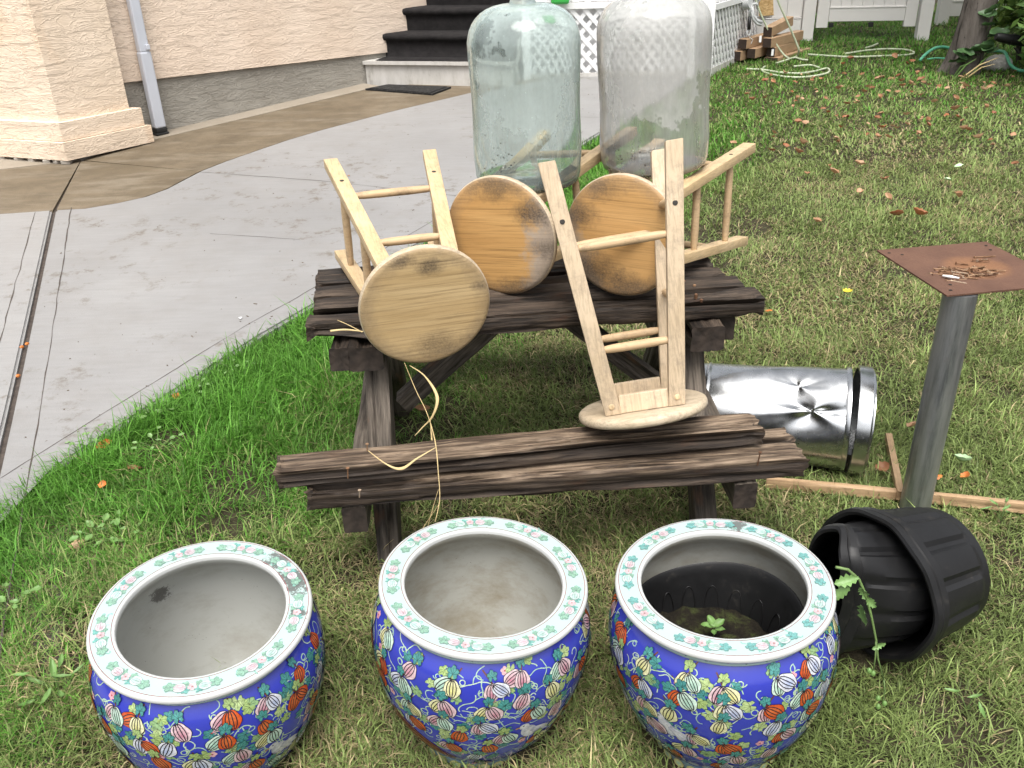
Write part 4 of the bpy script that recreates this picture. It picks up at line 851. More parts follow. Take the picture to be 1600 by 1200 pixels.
def vleaf(P, ox, oy, a, sc, col, o0):
    out = []
    for i in range(26):
        t = 2 * math.pi * i / 26; r = 0.62 + 0.38 * abs(math.cos(2.5 * (t - math.pi / 2))) ** 0.8; 
        if abs(t - 3 * math.pi / 2) < 0.3: r *= 0.45
        r *= 1.0 + 0.10 * (i % 2); out.append((r * math.cos(t) * 0.9, r * math.sin(t)))
    P.poly(rot2([(x * 1.08, y * 1.08) for x, y in out], a, ox, oy, sc), (0.02, 0.07, 0.06), o0); P.poly(rot2(out, a, ox, oy, sc), col, o0 + 0.00025, tuple(min(1, c * 1.35) for c in col))
    for q in (0.0, 0.8, -0.8, 1.7, -1.7): P.line(rot2([(0, -0.3), (0.72 * math.sin(q), 0.72 * math.cos(q))], a, ox, oy, sc), 0.055 * sc, tuple(c * 0.3 for c in col), o0 + 0.0005)
def blossom(P, ox, oy, a, sc, col, o0):
    for k in range(5):
        t = a + k * 2 * math.pi / 5; P.poly([(ox + sc * (0.55 * math.cos(t) + 0.42 * math.cos(v)), oy + sc * (0.55 * math.sin(t) + 0.42 * math.sin(v))) for v in np.linspace(0, 2 * math.pi, 10, endpoint=False)], col, o0 + 0.0001 * (k % 2), tuple(min(1, c * 1.15) for c in col))
    P.poly([(ox + sc * 0.2 * math.cos(v), oy + sc * 0.2 * math.sin(v)) for v in np.linspace(0, 2 * math.pi, 8, endpoint=False)], (0.40, 0.06, 0.07), o0 + 0.0004)
def tendril(P, ox, oy, a, sc, rr, o0, col=(0.50, 0.68, 0.42)):
    pts = []; x, y = ox, oy; an = a; cv = rr.uniform(-0.5, 0.5); n = rr.randint(10, 20)
    for i in range(n):
        pts.append((x, y)); x += math.cos(an) * sc * 0.14; y += math.sin(an) * sc * 0.14; cv += rr.uniform(-0.35, 0.35); cv = max(-0.9, min(0.9, cv)); an += cv
    P.line(pts, 0.0021, col, o0)
LG = [(0.34, 0.47, 0.17), (0.26, 0.42, 0.20), (0.06, 0.24, 0.23), (0.07, 0.28, 0.26), (0.42, 0.54, 0.24)]
def make_planter(c, nrm, yaw, label, seed, inm, mintm, extra):
    z = Vector(nrm).normalized(); x = (Vector((math.cos(yaw), math.sin(yaw), 0))); x = (x - z * x.dot(z)).normalized(); y = z.cross(x)
    RZ = 0.362
    t = thing('porcelain_planter', label, 'planter', M=frame(Vector(c) - z * RZ, x, y, z), group='blue painted porcelain planters')
    body = [(0.0, -0.060), (0.122, -0.060), (0.128, -0.070)] + [(p.x, p.y) for p in PL_]
    MB().lathe(body, 96).build('body', M['porc_blue'], t, smooth=True)
    MB().lathe([(0.141, -0.067), (0.1435, -0.062), (0.1455, -0.044), (0.1485, -0.034)], 96).build('foot_band', M['porc_foot'], t, smooth=True)
    MB().lathe([(0.2085, 0.3262), (0.2078, 0.330), (0.206, 0.340), (0.2072, 0.349)], 96).build('neck_band', M['porc_mint'], t, smooth=True)
    # rolled rim: white lips, mint top
    MB().lathe([(0.206, 0.3475), (0.212, 0.345), (0.219, 0.3445), (0.2235, 0.347), (0.2255, 0.3515), (0.2245, 0.3570), (0.2225, 0.3598), (0.2205, 0.3609), (0.2190, 0.3613)], 96).build('rim_lip', M['porc_white'], t, smooth=True)
    ro = MB().lathe([(0.2191, 0.3612), (0.197, 0.3606), (0.1750, 0.3612)], 96).build('rim_top', mintm, t, smooth=True)
    MB().lathe([(0.1751, 0.3613), (0.1735, 0.3612), (0.1710, 0.3598), (0.1697, 0.3570), (0.1692, 0.3500)], 96).build('rim_lip', M['porc_white'], t, smooth=True)
    inn = [(0.1691, 0.3505), (0.1705, 0.343), (0.180, 0.330), (0.199, 0.312), (0.214, 0.290), (0.224, 0.262), (0.225, 0.235), (0.222, 0.200), (0.214, 0.150), (0.198, 0.090), (0.174, 0.035), (0.142, -0.010), (0.12, -0.035), (0.06, -0.045), (0.0, -0.046)]
    MB().lathe(inn, 96).build('inside', inm, t, smooth=True)
    # thin lines round the rim
    for r, w, cl in ((0.2172, 0.0013, (0.40, 0.12, 0.14)), (0.1775, 0.0013, (0.40, 0.12, 0.14))):
        mb = MB().lathe([(r + w / 2, 0.36155), (r - w / 2, 0.36155)], 96); mb.c = [cl] * len(mb.v); mb.build('rim_line', M['enamel'], t)
    rr = random.Random(seed)
    # --- body painting
    s_lo, s_hi = 0.060, PS[-1] - 0.010
    def bmap(u, s, off): return body_pt(u / 0.225, s, off)[0]
    P = Paint(bmap); circ = 2 * math.pi * 0.225
    gs = []; kinds = ['red', 'pink', 'yellow', 'mint', 'blue', 'red', 'pink']
    rowsn = [(s_hi - 0.034, 17), (s_hi - 0.086, 18), (s_hi - 0.138, 17), (s_hi - 0.190, 16), (s_hi - 0.241, 14), (s_hi - 0.288, 12), (s_lo + 0.012, 10)]
    spots = []
    for ri, (s0, n) in enumerate(rowsn):
        for k in range(n):
            u = (k + 0.5 * (ri % 2) + rr.uniform(-0.22, 0.22)) / n * circ; s_ = s0 + rr.uniform(-0.012, 0.012)
            if any(abs(((u - ex[0]) + circ / 2) % circ - circ / 2) < ex[2] and abs(s_ - ex[1]) < ex[3] for ex in extra): continue
            spots.append((u, s_))
    for (u, s_) in spots:       # tendrils and stems at the back
        for k in range(6): tendril(P, u + rr.uniform(-0.045, 0.045), s_ + rr.uniform(-0.025, 0.025), rr.uniform(0, 6.28), 0.032, rr, 0.0003, rr.choice([(0.50, 0.68, 0.42), (0.42, 0.62, 0.45), (0.56, 0.70, 0.50)]))
        a = rr.uniform(0.6, 2.5); P.line([(u, s_ + 0.015), (u + 0.012 * math.cos(a), s_ + 0.027), (u + 0.03 * math.cos(a), s_ + 0.042)], 0.0034, (0.16, 0.06, 0.035), 0.0004)
    for (u, s_) in spots:
        for k in range(rr.choice([2, 2, 3])):
            a = rr.uniform(0, 6.28); d = rr.uniform(0.030, 0.044); vleaf(P, u + d * math.cos(a), s_ + d * math.sin(a) * 0.8, rr.uniform(0, 6.28), rr.uniform(0.0115, 0.0150), rr.choice(LG), 0.0006 + 0.00008 * k)
        if rr.random() < 0.38:
            a = rr.uniform(0, 6.28); blossom(P, u + 0.045 * math.cos(a), s_ + 0.032 * math.sin(a), rr.uniform(0, 6), 0.0095, rr.choice([(0.74, 0.36, 0.42), (0.80, 0.48, 0.52)]), 0.0008)
    li = 0
    for (u, s_) in spots:
        n = rr.choice([1, 2, 2, 2]); ks = rr.sample(kinds, n); base = rr.uniform(-0.5, 0.5)
        for k in range(n):
            a = base + (k - (n - 1) / 2) * rr.uniform(0.75, 1.05); sc = rr.uniform(0.0190, 0.0230)
            ox = u + math.sin(a) * 0.0225; oy = s_ - math.cos(a) * 0.014 + 0.010
            gourd(P, ox, oy, a, sc, ks[k], 0.0012 + 0.0011 * (k % 3) + 0.0001 * (li % 3)); li += 1
        vleaf(P, u + rr.uniform(-0.006, 0.006), s_ + 0.031, rr.uniform(-0.6, 0.6), rr.uniform(0.0105, 0.0135), rr.choice(LG[2:4] + LG[:1]), 0.0044)
    for (eu, es, ew, eh, kind) in extra:
        if kind == 'bird':      # long-tailed white bird on a twig
            P.line([(eu - 0.06, es - 0.045), (eu - 0.01, es - 0.028), (eu + 0.03, es - 0.035), (eu + 0.07, es - 0.06)], 0.006, (0.22, 0.09, 0.03), 0.0008)
            P.poly(rot2([(math.cos(v) * 0.017, math.sin(v) * 0.026) for v in np.linspace(0, 6.28, 16, endpoint=False)], 0.5, eu, es - 0.005), (0.55, 0.57, 0.66), 0.0012, (0.80, 0.80, 0.80))
            P.poly(rot2([(math.cos(v) * 0.011, math.sin(v) * 0.010) for v in np.linspace(0, 6.28, 14, endpoint=False)], 0, eu - 0.014, es + 0.020), (0.62, 0.63, 0.70), 0.0015, (0.82, 0.82, 0.82))
            for q, l in ((0.35, 0.05), (0.6, 0.056), (0.9, 0.05)): P.poly(rot2([(0, -0.006), (l * 0.7, -0.007), (l, 0), (l * 0.7, 0.007), (0, 0.006)], -q, eu + 0.006, es), (0.45, 0.46, 0.58), 0.0018 + q * 0.0002, (0.76, 0.76, 0.78))
            P.line([(eu - 0.024, es + 0.021), (eu - 0.033, es + 0.019)], 0.004, (0.55, 0.30, 0.05), 0.0020); P.poly([(eu - 0.016 + 0.002 * math.cos(v), es + 0.023 + 0.002 * math.sin(v)) for v in np.linspace(0, 6.28, 8, endpoint=False)], DKL, 0.0022)
        else:                   # trailing dark red plumes
            for k in range(11):
                y0 = es + rr.uniform(-0.03, 0.05); x0 = eu - 0.07 + rr.uniform(0, 0.03); l = rr.uniform(0.08, 0.15); cv = rr.uniform(0.25, 0.55)
                pts = [(x0 + l * f, y0 - l * f * cv - 0.03 * f * f) for f in np.linspace(0, 1, 9)]; P.line(pts, rr.uniform(0.006, 0.011), rr.choice([(0.30, 0.022, 0.025), (0.22, 0.015, 0.02), (0.40, 0.05, 0.035)]), 0.0009 + 0.00012 * k)
                P.line(pts, 0.0012, (0.06, 0.01, 0.01), 0.0023)
    P.mb.build('painted_pattern', M['enamel'], t)['kind'] = 'stuff'
    # --- rim painting
    def rmap(u, v, off): r = 0.1975 + v; a = u / 0.1975; return Vector((r * math.cos(a), r * math.sin(a), 0.3606 + 0.0005 + off + abs(v) ** 2 * 2.0))
    P = Paint(rmap); n = 9; cr = 2 * math.pi * 0.1975; ga, gb_ = ('pink', 'mint') if seed % 2 else ('pink', 'blue')
    for k in range(n):
        u = k * cr / n
        for j, q in enumerate((-0.047, -0.024, 0.0, 0.024, 0.047)):
            v = rr.uniform(-0.002, 0.002)
            for w in range(2): tendril(P, u + q, v, rr.uniform(0, 6.28), 0.011, rr, 0.0002, (0.20, 0.50, 0.40))
            if j == 2: blossom(P, u + q, v, 0.3, 0.0095, (0.76, 0.42, 0.47), 0.0011)
            elif j in (1, 3):
                vleaf(P, u + q * 0.52, v + 0.006, rr.uniform(0, 6), 0.0085, (0.07, 0.38, 0.33), 0.0003); vleaf(P, u + q * 0.55, v - 0.007, rr.uniform(0, 6), 0.008, (0.20, 0.40, 0.26), 0.0004)
                rim_gourd(P, u + q, v, math.pi / 2 * (1 if q < 0 else -1), 0.0125, ga if j == 1 else gb_, 0.0010)
            else: vleaf(P, u + q * 0.92, v, math.pi / 2 * (1 if q < 0 else -1), 0.0115, (0.20, 0.40, 0.26) if seed != 3 else (0.06, 0.33, 0.32), 0.0008)
    P.mb.c = [tuple(a * 0.66 + b * 0.34 for a, b in zip(c_, (0.42, 0.60, 0.56))) for c_ in P.mb.c]
    P.mb.build('rim_pattern', M['enamel'], ro)['kind'] = 'stuff'
    # neck band: small printed sprigs
    def nmap(u, v, off): a = u / 0.2065; r = 0.2068 + off + abs(v) * 0.1; return Vector((r * math.cos(a), r * math.sin(a), 0.3385 + v))
    P = Paint(nmap); cn = 2 * math.pi * 0.2065
    for k in range(34):
        u = k * cn / 34; (vleaf(P, u, 0.0, rr.uniform(0, 6), 0.0085, rr.choice(LG), 0.0004) if k % 3 else blossom(P, u, 0, 0, 0.008, (0.62, 0.25, 0.30), 0.0004))
    P.mb.build('neck_pattern', M['enamel'], t)
    def fmap(u, v, off): a = u / 0.1455; r = 0.1462 + off; return Vector((r * math.cos(a), r * math.sin(a), -0.053 + v))
    P = Paint(fmap); cf = 2 * math.pi * 0.1455
    for k in range(28): P.poly([(k * cf / 28 + 0.013 * math.cos(v), 0.011 * math.sin(v) - 0.003) for v in np.linspace(0, 6.28, 12, endpoint=False)], (0.62, 0.55, 0.20), 0.0006, (0.35, 0.55, 0.42))
    P.mb.build('foot_pattern', M['enamel'], t)
    return t
def rim_gourd(P, ox, oy, a, sc, kind, o0):
    c1, c2 = {'pink': ((0.74, 0.30, 0.40), (0.86, 0.70, 0.73)), 'blue': ((0.40, 0.47, 0.72), (0.84, 0.86, 0.90)), 'mint': ((0.36, 0.62, 0.52), (0.80, 0.88, 0.84))}[kind]
    out = [(0.80 * math.cos(t), 0.95 * math.sin(t)) for t in np.linspace(0, 6.283, 18, endpoint=False)]
    P.poly(rot2([(x * 1.1, y * 1.08) for x, y in out], a, ox, oy, sc), (0.16, 0.14, 0.18), o0 - 0.0003); P.poly(rot2(out, a, ox, oy, sc), c2, o0, c1, rot2([(0, -0.45)], a, ox, oy, sc)[0])
    for q in (-0.5, 0.0, 0.5): P.line(rot2([(q * math.cos(v) * 0.85, 0.92 * math.sin(v)) for v in np.linspace(-1.3, 1.3, 6)], a, ox, oy, sc), 0.07 * sc, (0.22, 0.18, 0.24), o0 + 0.0003)
P1 = ((-0.6633, 1.4516, 0.3547), (0.0613, -0.0726, 1)); P2_ = ((-0.0749, 1.5176, 0.3602), (0.085, -0.0207, 1)); P3_ = ((0.4275, 1.4684, 0.3750), (-0.0373, 0.0097, 1))
def fu(a): return ((a % (2 * math.pi)) * 0.225)
make_planter(*P1, 0.0, 'porcelain planter with grimy rim standing leftmost on the grass', 1, M['porc_in1'], M['porc_mint1'], [(fu(-0.75), 0.23, 0.038, 0.036, 'bird')])
make_planter(*P2_, 0.35, 'middle porcelain planter with a pale empty inside', 5, M['porc_in'], M['porc_mint'], [(fu(-2.62), 0.165, 0.085, 0.055, 'plume'), (fu(-1.45), 0.235, 0.038, 0.036, 'bird')])
PL3 = make_planter(*P3_, 0.1, 'porcelain planter holding a black plastic pot with soil', 3, M['porc_in'], M['porc_mint3'], [(fu(-2.35), 0.245, 0.038, 0.036, 'bird')])

# black liner pot, soil and seedling inside the third planter
c3 = Vector(P3_[0]) + Vector((-0.005, 0.0, 0.0))
li = thing('liner_pot', 'black plastic nursery pot sitting inside the right planter', 'plant pot', (c3.x, c3.y, 0.045))
mb = MB().lathe([(0.0, 0.0), (0.135, 0.0), (0.150, 0.05), (0.172, 0.20), (0.176, 0.212), (0.182, 0.214), (0.184, 0.236), (0.180, 0.240), (0.1755, 0.236), (0.171, 0.214), (0.166, 0.200), (0.142, 0.05), (0.13, 0.012), (0.0, 0.010)], 72)
for v in mb.v:
    a = math.atan2(v.y, v.x); v *= 1.0; v.x *= 1 + 0.012 * math.sin(3 * a + 1); v.y *= 1 + 0.012 * math.cos(2 * a); v.z += 0.012 * math.sin(a * 2 + 0.6) * (v.z / 0.24)
mb.build('pot_wall', M['bplastic'], li, autosmooth=40)
for k in range(18):
    a = k * 2 * math.pi / 18; r0 = 0.1535; pts = []
    for f in np.linspace(0, 1, 14):
        q = f * math.pi; da = math.cos(q) * 0.11; zz = 0.075 + 0.105 * math.sin(q) ** 0.6; rr_ = 0.142 + (zz - 0.05) * 0.16 - 0.001; pts.append((rr_ * math.cos(a + da), rr_ * math.sin(a + da), zz))
    MB().tube(pts, 0.0016, 5).build('moulded_rib', M['bplastic'], li, smooth=True)
n = 48; mb = MB(); mb.v.append(Vector((0, 0, 0.137)))
for i in range(1, 17):
    for j in range(n):
        a = 2 * math.pi * j / n; r = 0.1530 * i / 16; hgt = 0.112 + 0.050 * float(fbm(r * math.cos(a) * 30 + 5, r * math.sin(a) * 30, 0, 5, 4)) + 0.02 * math.cos(a + 2.2) * i / 16
        mb.v.append(Vector((r * math.cos(a), r * math.sin(a), hgt)))
mb.f = [(0, 1 + j, 1 + (j + 1) % n) for j in range(n)] + [(1 + i * n + j, 1 + (i + 1) * n + j, 1 + (i + 1) * n + (j + 1) % n, 1 + i * n + (j + 1) % n) for i in range(15) for j in range(n)]
so = mb.build('potting_soil', M['psoil'], None, smooth=True); so.location = (c3.x, c3.y, 0.045); tag(so, 'dark mossy potting soil in the black pot inside the planter', 'soil'); so['kind'] = 'stuff'

# ------------------------------------------------------------------ leaf shapes
def leaf_mesh(name, L, W, curl, fold, n=7, lobes=0.0, seed=0):
    """a single leaf blade lying along +X: two halves folded on the midrib, curled along its length"""
    rr = random.Random(seed); v = []; f = []
    for i in range(n + 1):
        t = i / n; w = W * math.sin(math.pi * min(1, t * 0.93 + 0.035)) ** 0.8 * (1 + lobes * (1 if i % 2 else -1)) / 2; x = L * (t - 0.5); z = curl * (2 * t - 1) ** 2 + rr.uniform(-0.1, 0.1) * curl
        for s in (-1, -0.5, 0, 0.5, 1): v.append((x + abs(s) * lobes * 0.08 * L, s * w, z + fold * abs(s) ** 1.3 * w * 2 + (rr.uniform(-0.12, 0.12) * W if abs(s) == 1 else 0)))
    for i in range(n):
        for j in range(4): f.append((i * 5 + j, (i + 1) * 5 + j, (i + 1) * 5 + j + 1, i * 5 + j + 1))
    return mesh_from(name, v, f, True)

# seedling in the third planter
sd = thing('seedling', 'small green leafed seedling growing in the black pot', 'plant', (c3.x + 0.005, c3.y + 0.035, 0.182))
sd.scale = (0.72, 0.72, 0.72)
MB().tube([(0, 0, -0.01), (0.003, 0.002, 0.02), (0.0, 0.004, 0.045)], [0.002, 0.0018, 0.0014], 6).build('stem', M['stem'], sd, smooth=True)
lm = leaf_mesh('leaf', 0.045, 0.026, 0.004, 0.3); lm.materials.append(M['weed'])
for k in range(5):
    o = obj('leaf', lm, None, sd); a = 0.5 + k * 1.35; o.location = (0.02 * math.cos(a), 0.02 * math.sin(a), 0.046 - 0.008 * (k > 2)); o.rotation_euler = (0.1, -0.25, a); o.scale = (1, 1, 1) if k < 3 else (0.7, 0.7, 0.7)

# ================================================================== NURSERY POTS LYING ON THE GRASS
def nursery(name, c_mouth, c_base, R0, R1, label, crumple, seed, squash=0.0):
    z = (c_base - c_mouth); L = z.length; z.normalize(); x = (Vector((0, 0, 1)) - z * z.z).normalized(); y = z.cross(x)      # local +Z runs from mouth to base, +X is up
    t = thing('nursery_pot', label, 'plant pot', M=frame(c_mouth, x, y, z), group='black plastic nursery pots')
    def rad(u): return R0 + (R1 - R0) * u
    nt, nu = 96, 30; rr = random.Random(seed)
    def deform(p, u):
        a = math.atan2(p.y, p.x); k = max(0.0, 1 - u / 0.55) * crumple
        d = 1 + k * (0.07 * math.sin(2 * a + 0.8 + seed) + 0.05 * math.sin(5 * a + seed * 2) * (1 - u) + 0.03 * math.sin(9 * a + 1))
        q = max(0.0, 1 - u / 0.8) ** 1.3 * squash; return Vector((p.x * d * (1 + 0.10 * q), p.y * d * (1 - q), p.z + k * 0.02 * math.sin(4 * a + seed)))
    mb = MB(); rows_ = []
    prof = []
    for i in range(nu + 1):
        u = i / nu; prof.append((rad(u), u))
    prof += [(R1 - 0.006, 1.012), (R1 - 0.02, 1.015), (R1 - 0.03, 1.0), (0.0, 1.0)]
    inner = [(R1 - 0.02, 0.985), (R1 - 0.006, 0.97)] + [(rad(u) - 0.004, u) for u in np.linspace(0.95, 0.0, 16)]
    for (r, u) in prof:
        for j in range(nt):
            a = 2 * math.pi * j / nt; g = 0.0
            if 0.16 < u < 0.90:
                q = (j % 8); e = min(1, (u - 0.16) / 0.05) * min(1, (0.90 - u) / 0.05); g = 0.005 * e * (1 if 1 <= q <= 6 else -0.5)
            mb.v.append(deform(Vector(((r + g) * math.cos(a), (r + g) * math.sin(a), u * L)), u))
    k = len(prof); mb.f = [(i * nt + j, i * nt + (j + 1) % nt, (i + 1) * nt + (j + 1) % nt, (i + 1) * nt + j) for i in range(k - 1) for j in range(nt)]
    mb.build('pot_wall', M['bplastic'], t, autosmooth=28)
    mb = MB()
    for (r, u) in [(0.0, 0.985)] + inner:
        for j in range(nt): a = 2 * math.pi * j / nt; mb.v.append(deform(Vector((r * math.cos(a), r * math.sin(a), u * L)), u))
    k = len(inner) + 1; mb.f = [(i * nt + j, i * nt + (j + 1) % nt, (i + 1) * nt + (j + 1) % nt, (i + 1) * nt + j) for i in range(k - 1) for j in range(nt)]
    mb.build('pot_inside', M['bplastic'], t, autosmooth=40)
    # rolled double lip
    mb = MB(); pr = [(R0 - 0.004, 0.0), (R0 + 0.004, -0.004), (R0 + 0.011, -0.001), (R0 + 0.012, 0.014), (R0 + 0.007, 0.018), (R0 + 0.0035, 0.020), (R0 + 0.008, 0.024), (R0 + 0.0085, 0.040), (R0 + 0.003, 0.043)]
    for (r, zz) in pr:
        for j in range(nt): a = 2 * math.pi * j / nt; mb.v.append(deform(Vector((r * math.cos(a), r * math.sin(a), zz)), max(0, zz / L)))
    k = len(pr); mb.f = [(i * nt + j, i * nt + (j + 1) % nt, (i + 1) * nt + (j + 1) % nt, (i + 1) * nt + j) for i in range(k - 1) for j in range(nt)]
    mb.build('lip', M['bplastic'], t, autosmooth=40)
    return t
nb_m = atz(1362, 915, 0.178); nb_b = atz(1488, 876, 0.150); nax = (nb_b - nb_m).normalized(); nb_b = nb_m + nax * 0.222
nursery('nursery_pot', nb_m, nb_b, 0.170, 0.146, 'black nursery pot with its base facing right below the post', 0.35, 3)
na_m = nb_m - nax * 0.140 + Vector((-0.01, 0.025, -0.014)); nursery('nursery_pot', na_m, na_m + nax * 0.235, 0.164, 0.138, 'black nursery pot nested into another, mouth hidden behind the right planter', 0.6, 8, 0.62)

# ================================================================== DENTED GALVANISED CAN
ce1 = atz(1322, 655, 0.166); ce0 = atz(1093, 636, 0.150); cx = (ce1 - ce0); CL = cx.length; cx.normalize(); cy_ = Vector((0, 0, 1)); cy_ = (cy_ - cx * cy_.dot(cx)).normalized(); cz_ = cx.cross(cy_)
can = thing('metal_bin', 'dented shiny galvanised metal bin lying on its side behind the table', 'bin', M=frame(ce0, cy_, cx.cross(cy_), cx))
# local: X up, Y = axis x up, Z along the can
cm = can.matrix_world.copy(); ci = frame(ce0, cy_, cx.cross(cy_), cx).inverted()
dpx = [((1270, 641), 0.030, 0.150, 1.0), ((1250, 596), 0.010, 0.080, 2.0)]
dloc = []
for (p, dep, rad_, sd_) in dpx:
    d = ray(*p); e = ci @ EYE; g = (ci.to_3x3() @ d).normalized(); A_ = g.x ** 2 + g.y ** 2; B_ = 2 * (e.x * g.x + e.y * g.y); C_ = e.x ** 2 + e.y ** 2 - 0.158 ** 2; disc = B_ * B_ - 4 * A_ * C_
    h = e + g * ((-B_ - math.sqrt(max(disc, 0))) / (2 * A_)); dloc.append((math.atan2(h.y, h.x), h.z, dep, rad_, sd_))
nt, nu = 220, 110; mb = MB()
def canr(u): return 0.146 + 0.018 * u
for i in range(nu + 1):
    u = i / nu
    for j in range(nt):
        a = 2 * math.pi * j / nt; r = canr(u); zz = u * CL; dr = 0
        for (da, dzv, dep, rad_, sd_) in dloc:
            s = (a - da + math.pi) % (2 * math.pi) - math.pi; sx = s * r; sy = (zz - dzv) * (0.50 if sd_ == 1.0 else 0.9); dist = math.sqrt(sx * sx + sy * sy + 0.0007) - 0.0265; ph = math.atan2(sx, sy)
            fold = 1 + 0.28 * math.cos(3 * ph + 0.7)
            k = max(0.0, 1 - dist / rad_); dr += dep * (k ** 1.3) * fold + 0.0005 * math.sin(11 * ph + 2 * math.sin(2 * ph)) * k * min(1, dist / 0.04)
        dr += 0.0009 * math.sin(a * 3 + zz * 9) + 0.0006 * math.sin(zz * 23 + a * 5)
        r -= dr
        if abs(u - 0.06) < 0.012 : r += 0.003
        mb.v.append(Vector((r * math.cos(a), r * math.sin(a), zz)))
mb.f = [(i * nt + j, i * nt + (j + 1) % nt, (i + 1) * nt + (j + 1) % nt, (i + 1) * nt + j) for i in range(nu) for j in range(nt)]
mb.build('side_wall', M['galv'], can, smooth=True)
MB().lathe([(0.0, 0.012), (0.135, 0.012), (0.140, 0.0), (0.1475, 0.0), (0.1475, 0.02)], 96).build('base', M['galv'], can, autosmooth=30)
MB().lathe([(0.1655, CL - 0.012), (0.168, CL - 0.006), (0.168, CL + 0.002), (0.163, CL + 0.004), (0.160, CL - 0.002)], 96).build('rolled_rim', M['galv'], can, autosmooth=30)
ld = MB().lathe([(0.167, CL + 0.004), (0.1745, CL + 0.006), (0.1755, CL + 0.012), (0.1745, CL + 0.045), (0.171, CL + 0.050), (0.160, CL + 0.052), (0.10, CL + 0.058), (0.0, CL + 0.062)], 96)
RL = Matrix.Translation((0, 0, CL)) @ Matrix.Rotation(math.radians(-2.2), 4, 'Y') @ Matrix.Translation((0, 0, -CL + 0.012)); ld.xform(RL); ldo = ld.build('lid', M['galv'], can, autosmooth=30)
MB().lathe([(0.152, 0.0), (0.158, 0.0), (0.158, 0.004), (0.152, 0.004)], 64, True).xform(RL @ Matrix.Translation((0, 0, CL + 0.0515))).build('lid_bead', M['galv'], ldo, autosmooth=30)

# ================================================================== PIPE STAND WITH RUSTY PLATE
PZ = 0.715; pb = G(1428, 797); stand = thing('pipe_stand', 'galvanised pipe standing upright with a square rusty steel plate on top', 'stand', (pb.x, pb.y, 0))
MB().tube([(0, 0, -0.05), (0, 0, 0.2), (0, 0, 0.45), (0, 0, PZ - 0.008)], [0.0430, 0.0425, 0.0425, 0.0425], 48).build('pipe', M['pipe'], stand, autosmooth=40)
qa, qb, qd = atz(1370, 391, PZ), atz(1541, 377, PZ), atz(1480, 461, PZ); qc = qb + qd - qa; pc = (qa + qc) / 2
def plate_pt(s, t, z=0): p = qa + (qb - qa) * s + (qd - qa) * t; return Vector((p.x, p.y, PZ + z))
n = 28; mb = MB()
for lay in (0.0, -0.0045):
    for i in range(n + 1):
        for j in range(n + 1):
            s, t = i / n, j / n; d = math.hypot(s - 0.56, t - 0.52); mb.v.append(plate_pt(s, t, lay - 0.010 * math.exp(-(d / 0.24) ** 2) + 0.003 * (s - 0.5) * (t - 0.3)))
N1 = (n + 1) ** 2
mb.f = [(i * (n + 1) + j, i * (n + 1) + j + 1, (i + 1) * (n + 1) + j + 1, (i + 1) * (n + 1) + j) for i in range(n) for j in range(n)]
mb.f += [tuple(N1 + q for q in f[::-1]) for f in mb.f[:]]
for k in range(n):
    for a, b in ((k, k + 1), ((k + 1) + n * (n + 1), k + n * (n + 1)), ((k + 1) * (n + 1), k * (n + 1)), (k * (n + 1) + n, (k + 1) * (n + 1) + n)): mb.f.append((a, N1 + a, N1 + b, b))
PI_ = Matrix.Translation((-(plate_pt(0.56, 0.52)).x, -(plate_pt(0.56, 0.52)).y, -PZ)); pl_o = mb.xform(PI_).build('plate', M['rust'], stand, smooth=False, autosmooth=40)
pcen = plate_pt(0.56, 0.52); pl_o.location = (pcen.x - pb.x, pcen.y - pb.y, PZ)
for (s, t) in ((0.06, 0.09), (0.14, 0.15), (0.93, 0.10), (0.90, 0.20), (0.08, 0.92), (0.14, 0.82)):
    q = plate_pt(s, t, 0.0006) - pcen; q.z = 0.0008 - 0.010 * math.exp(-(math.hypot(s - 0.56, t - 0.52) / 0.24) ** 2) + 0.003 * (s - 0.5) * (t - 0.3) + 0.0003; MB().disc(q, 0.0045, 14).build('bolt_hole', M['dark'], pl_o)
# loose rusty screws heaped on the plate
scr = []
for L in (0.046, 0.058, 0.038):
    mb = MB(); mb.tube([(0, 0, 0), (L * 0.55, 0, 0), (L * 0.97, 0, 0), (L, 0, 0)], [0.0017, 0.0019, 0.0014, 0.0003], 6); k = 9
    for i in range(k): mb.tube([(L * (0.4 + 0.055 * i), 0, 0), (L * (0.4 + 0.055 * i) + 0.0012, 0, 0)], [0.0026, 0.0016], 6, False)
    mb.tube([(-0.0028, 0, 0), (-0.0022, 0, 0), (0.0012, 0, 0)], [0.0042, 0.0043, 0.0019], 10); me = mb.mesh('screw'); me.materials.append(M['screw']); scr.append(me)
rs = random.Random(4)
for k in range(56):
    a = rs.uniform(0, 6.28); q = math.sqrt(rs.random()); px = 1500 + 46 * q * math.cos(a) - 10 * q * math.sin(a); py = 426 + 15 * q * math.sin(a)
    if k > 52: px, py = 1522 + rs.uniform(-4, 10), 405 + rs.uniform(-3, 4)
    p = atz(px, py, PZ - 0.004); o = obj('rusty_screw', scr[k % 3]); o.location = p + Vector((0, 0, 0.001 + 0.006 * (1 - q) * rs.random() + 0.0015)); o.rotation_euler = (rs.uniform(0, 6), rs.uniform(-0.12, 0.2), rs.choice([0.15, -0.2, -0.4, 2.9, 0.5]) + rs.uniform(-0.5, 0.5))
    tag(o, 'rusty screw in the heap on the steel plate' if k <= 52 else 'rusty screw lying apart behind the heap on the plate', 'screw', 'rusty screws heaped on the plate' if k <= 52 else 'screws apart from the heap')
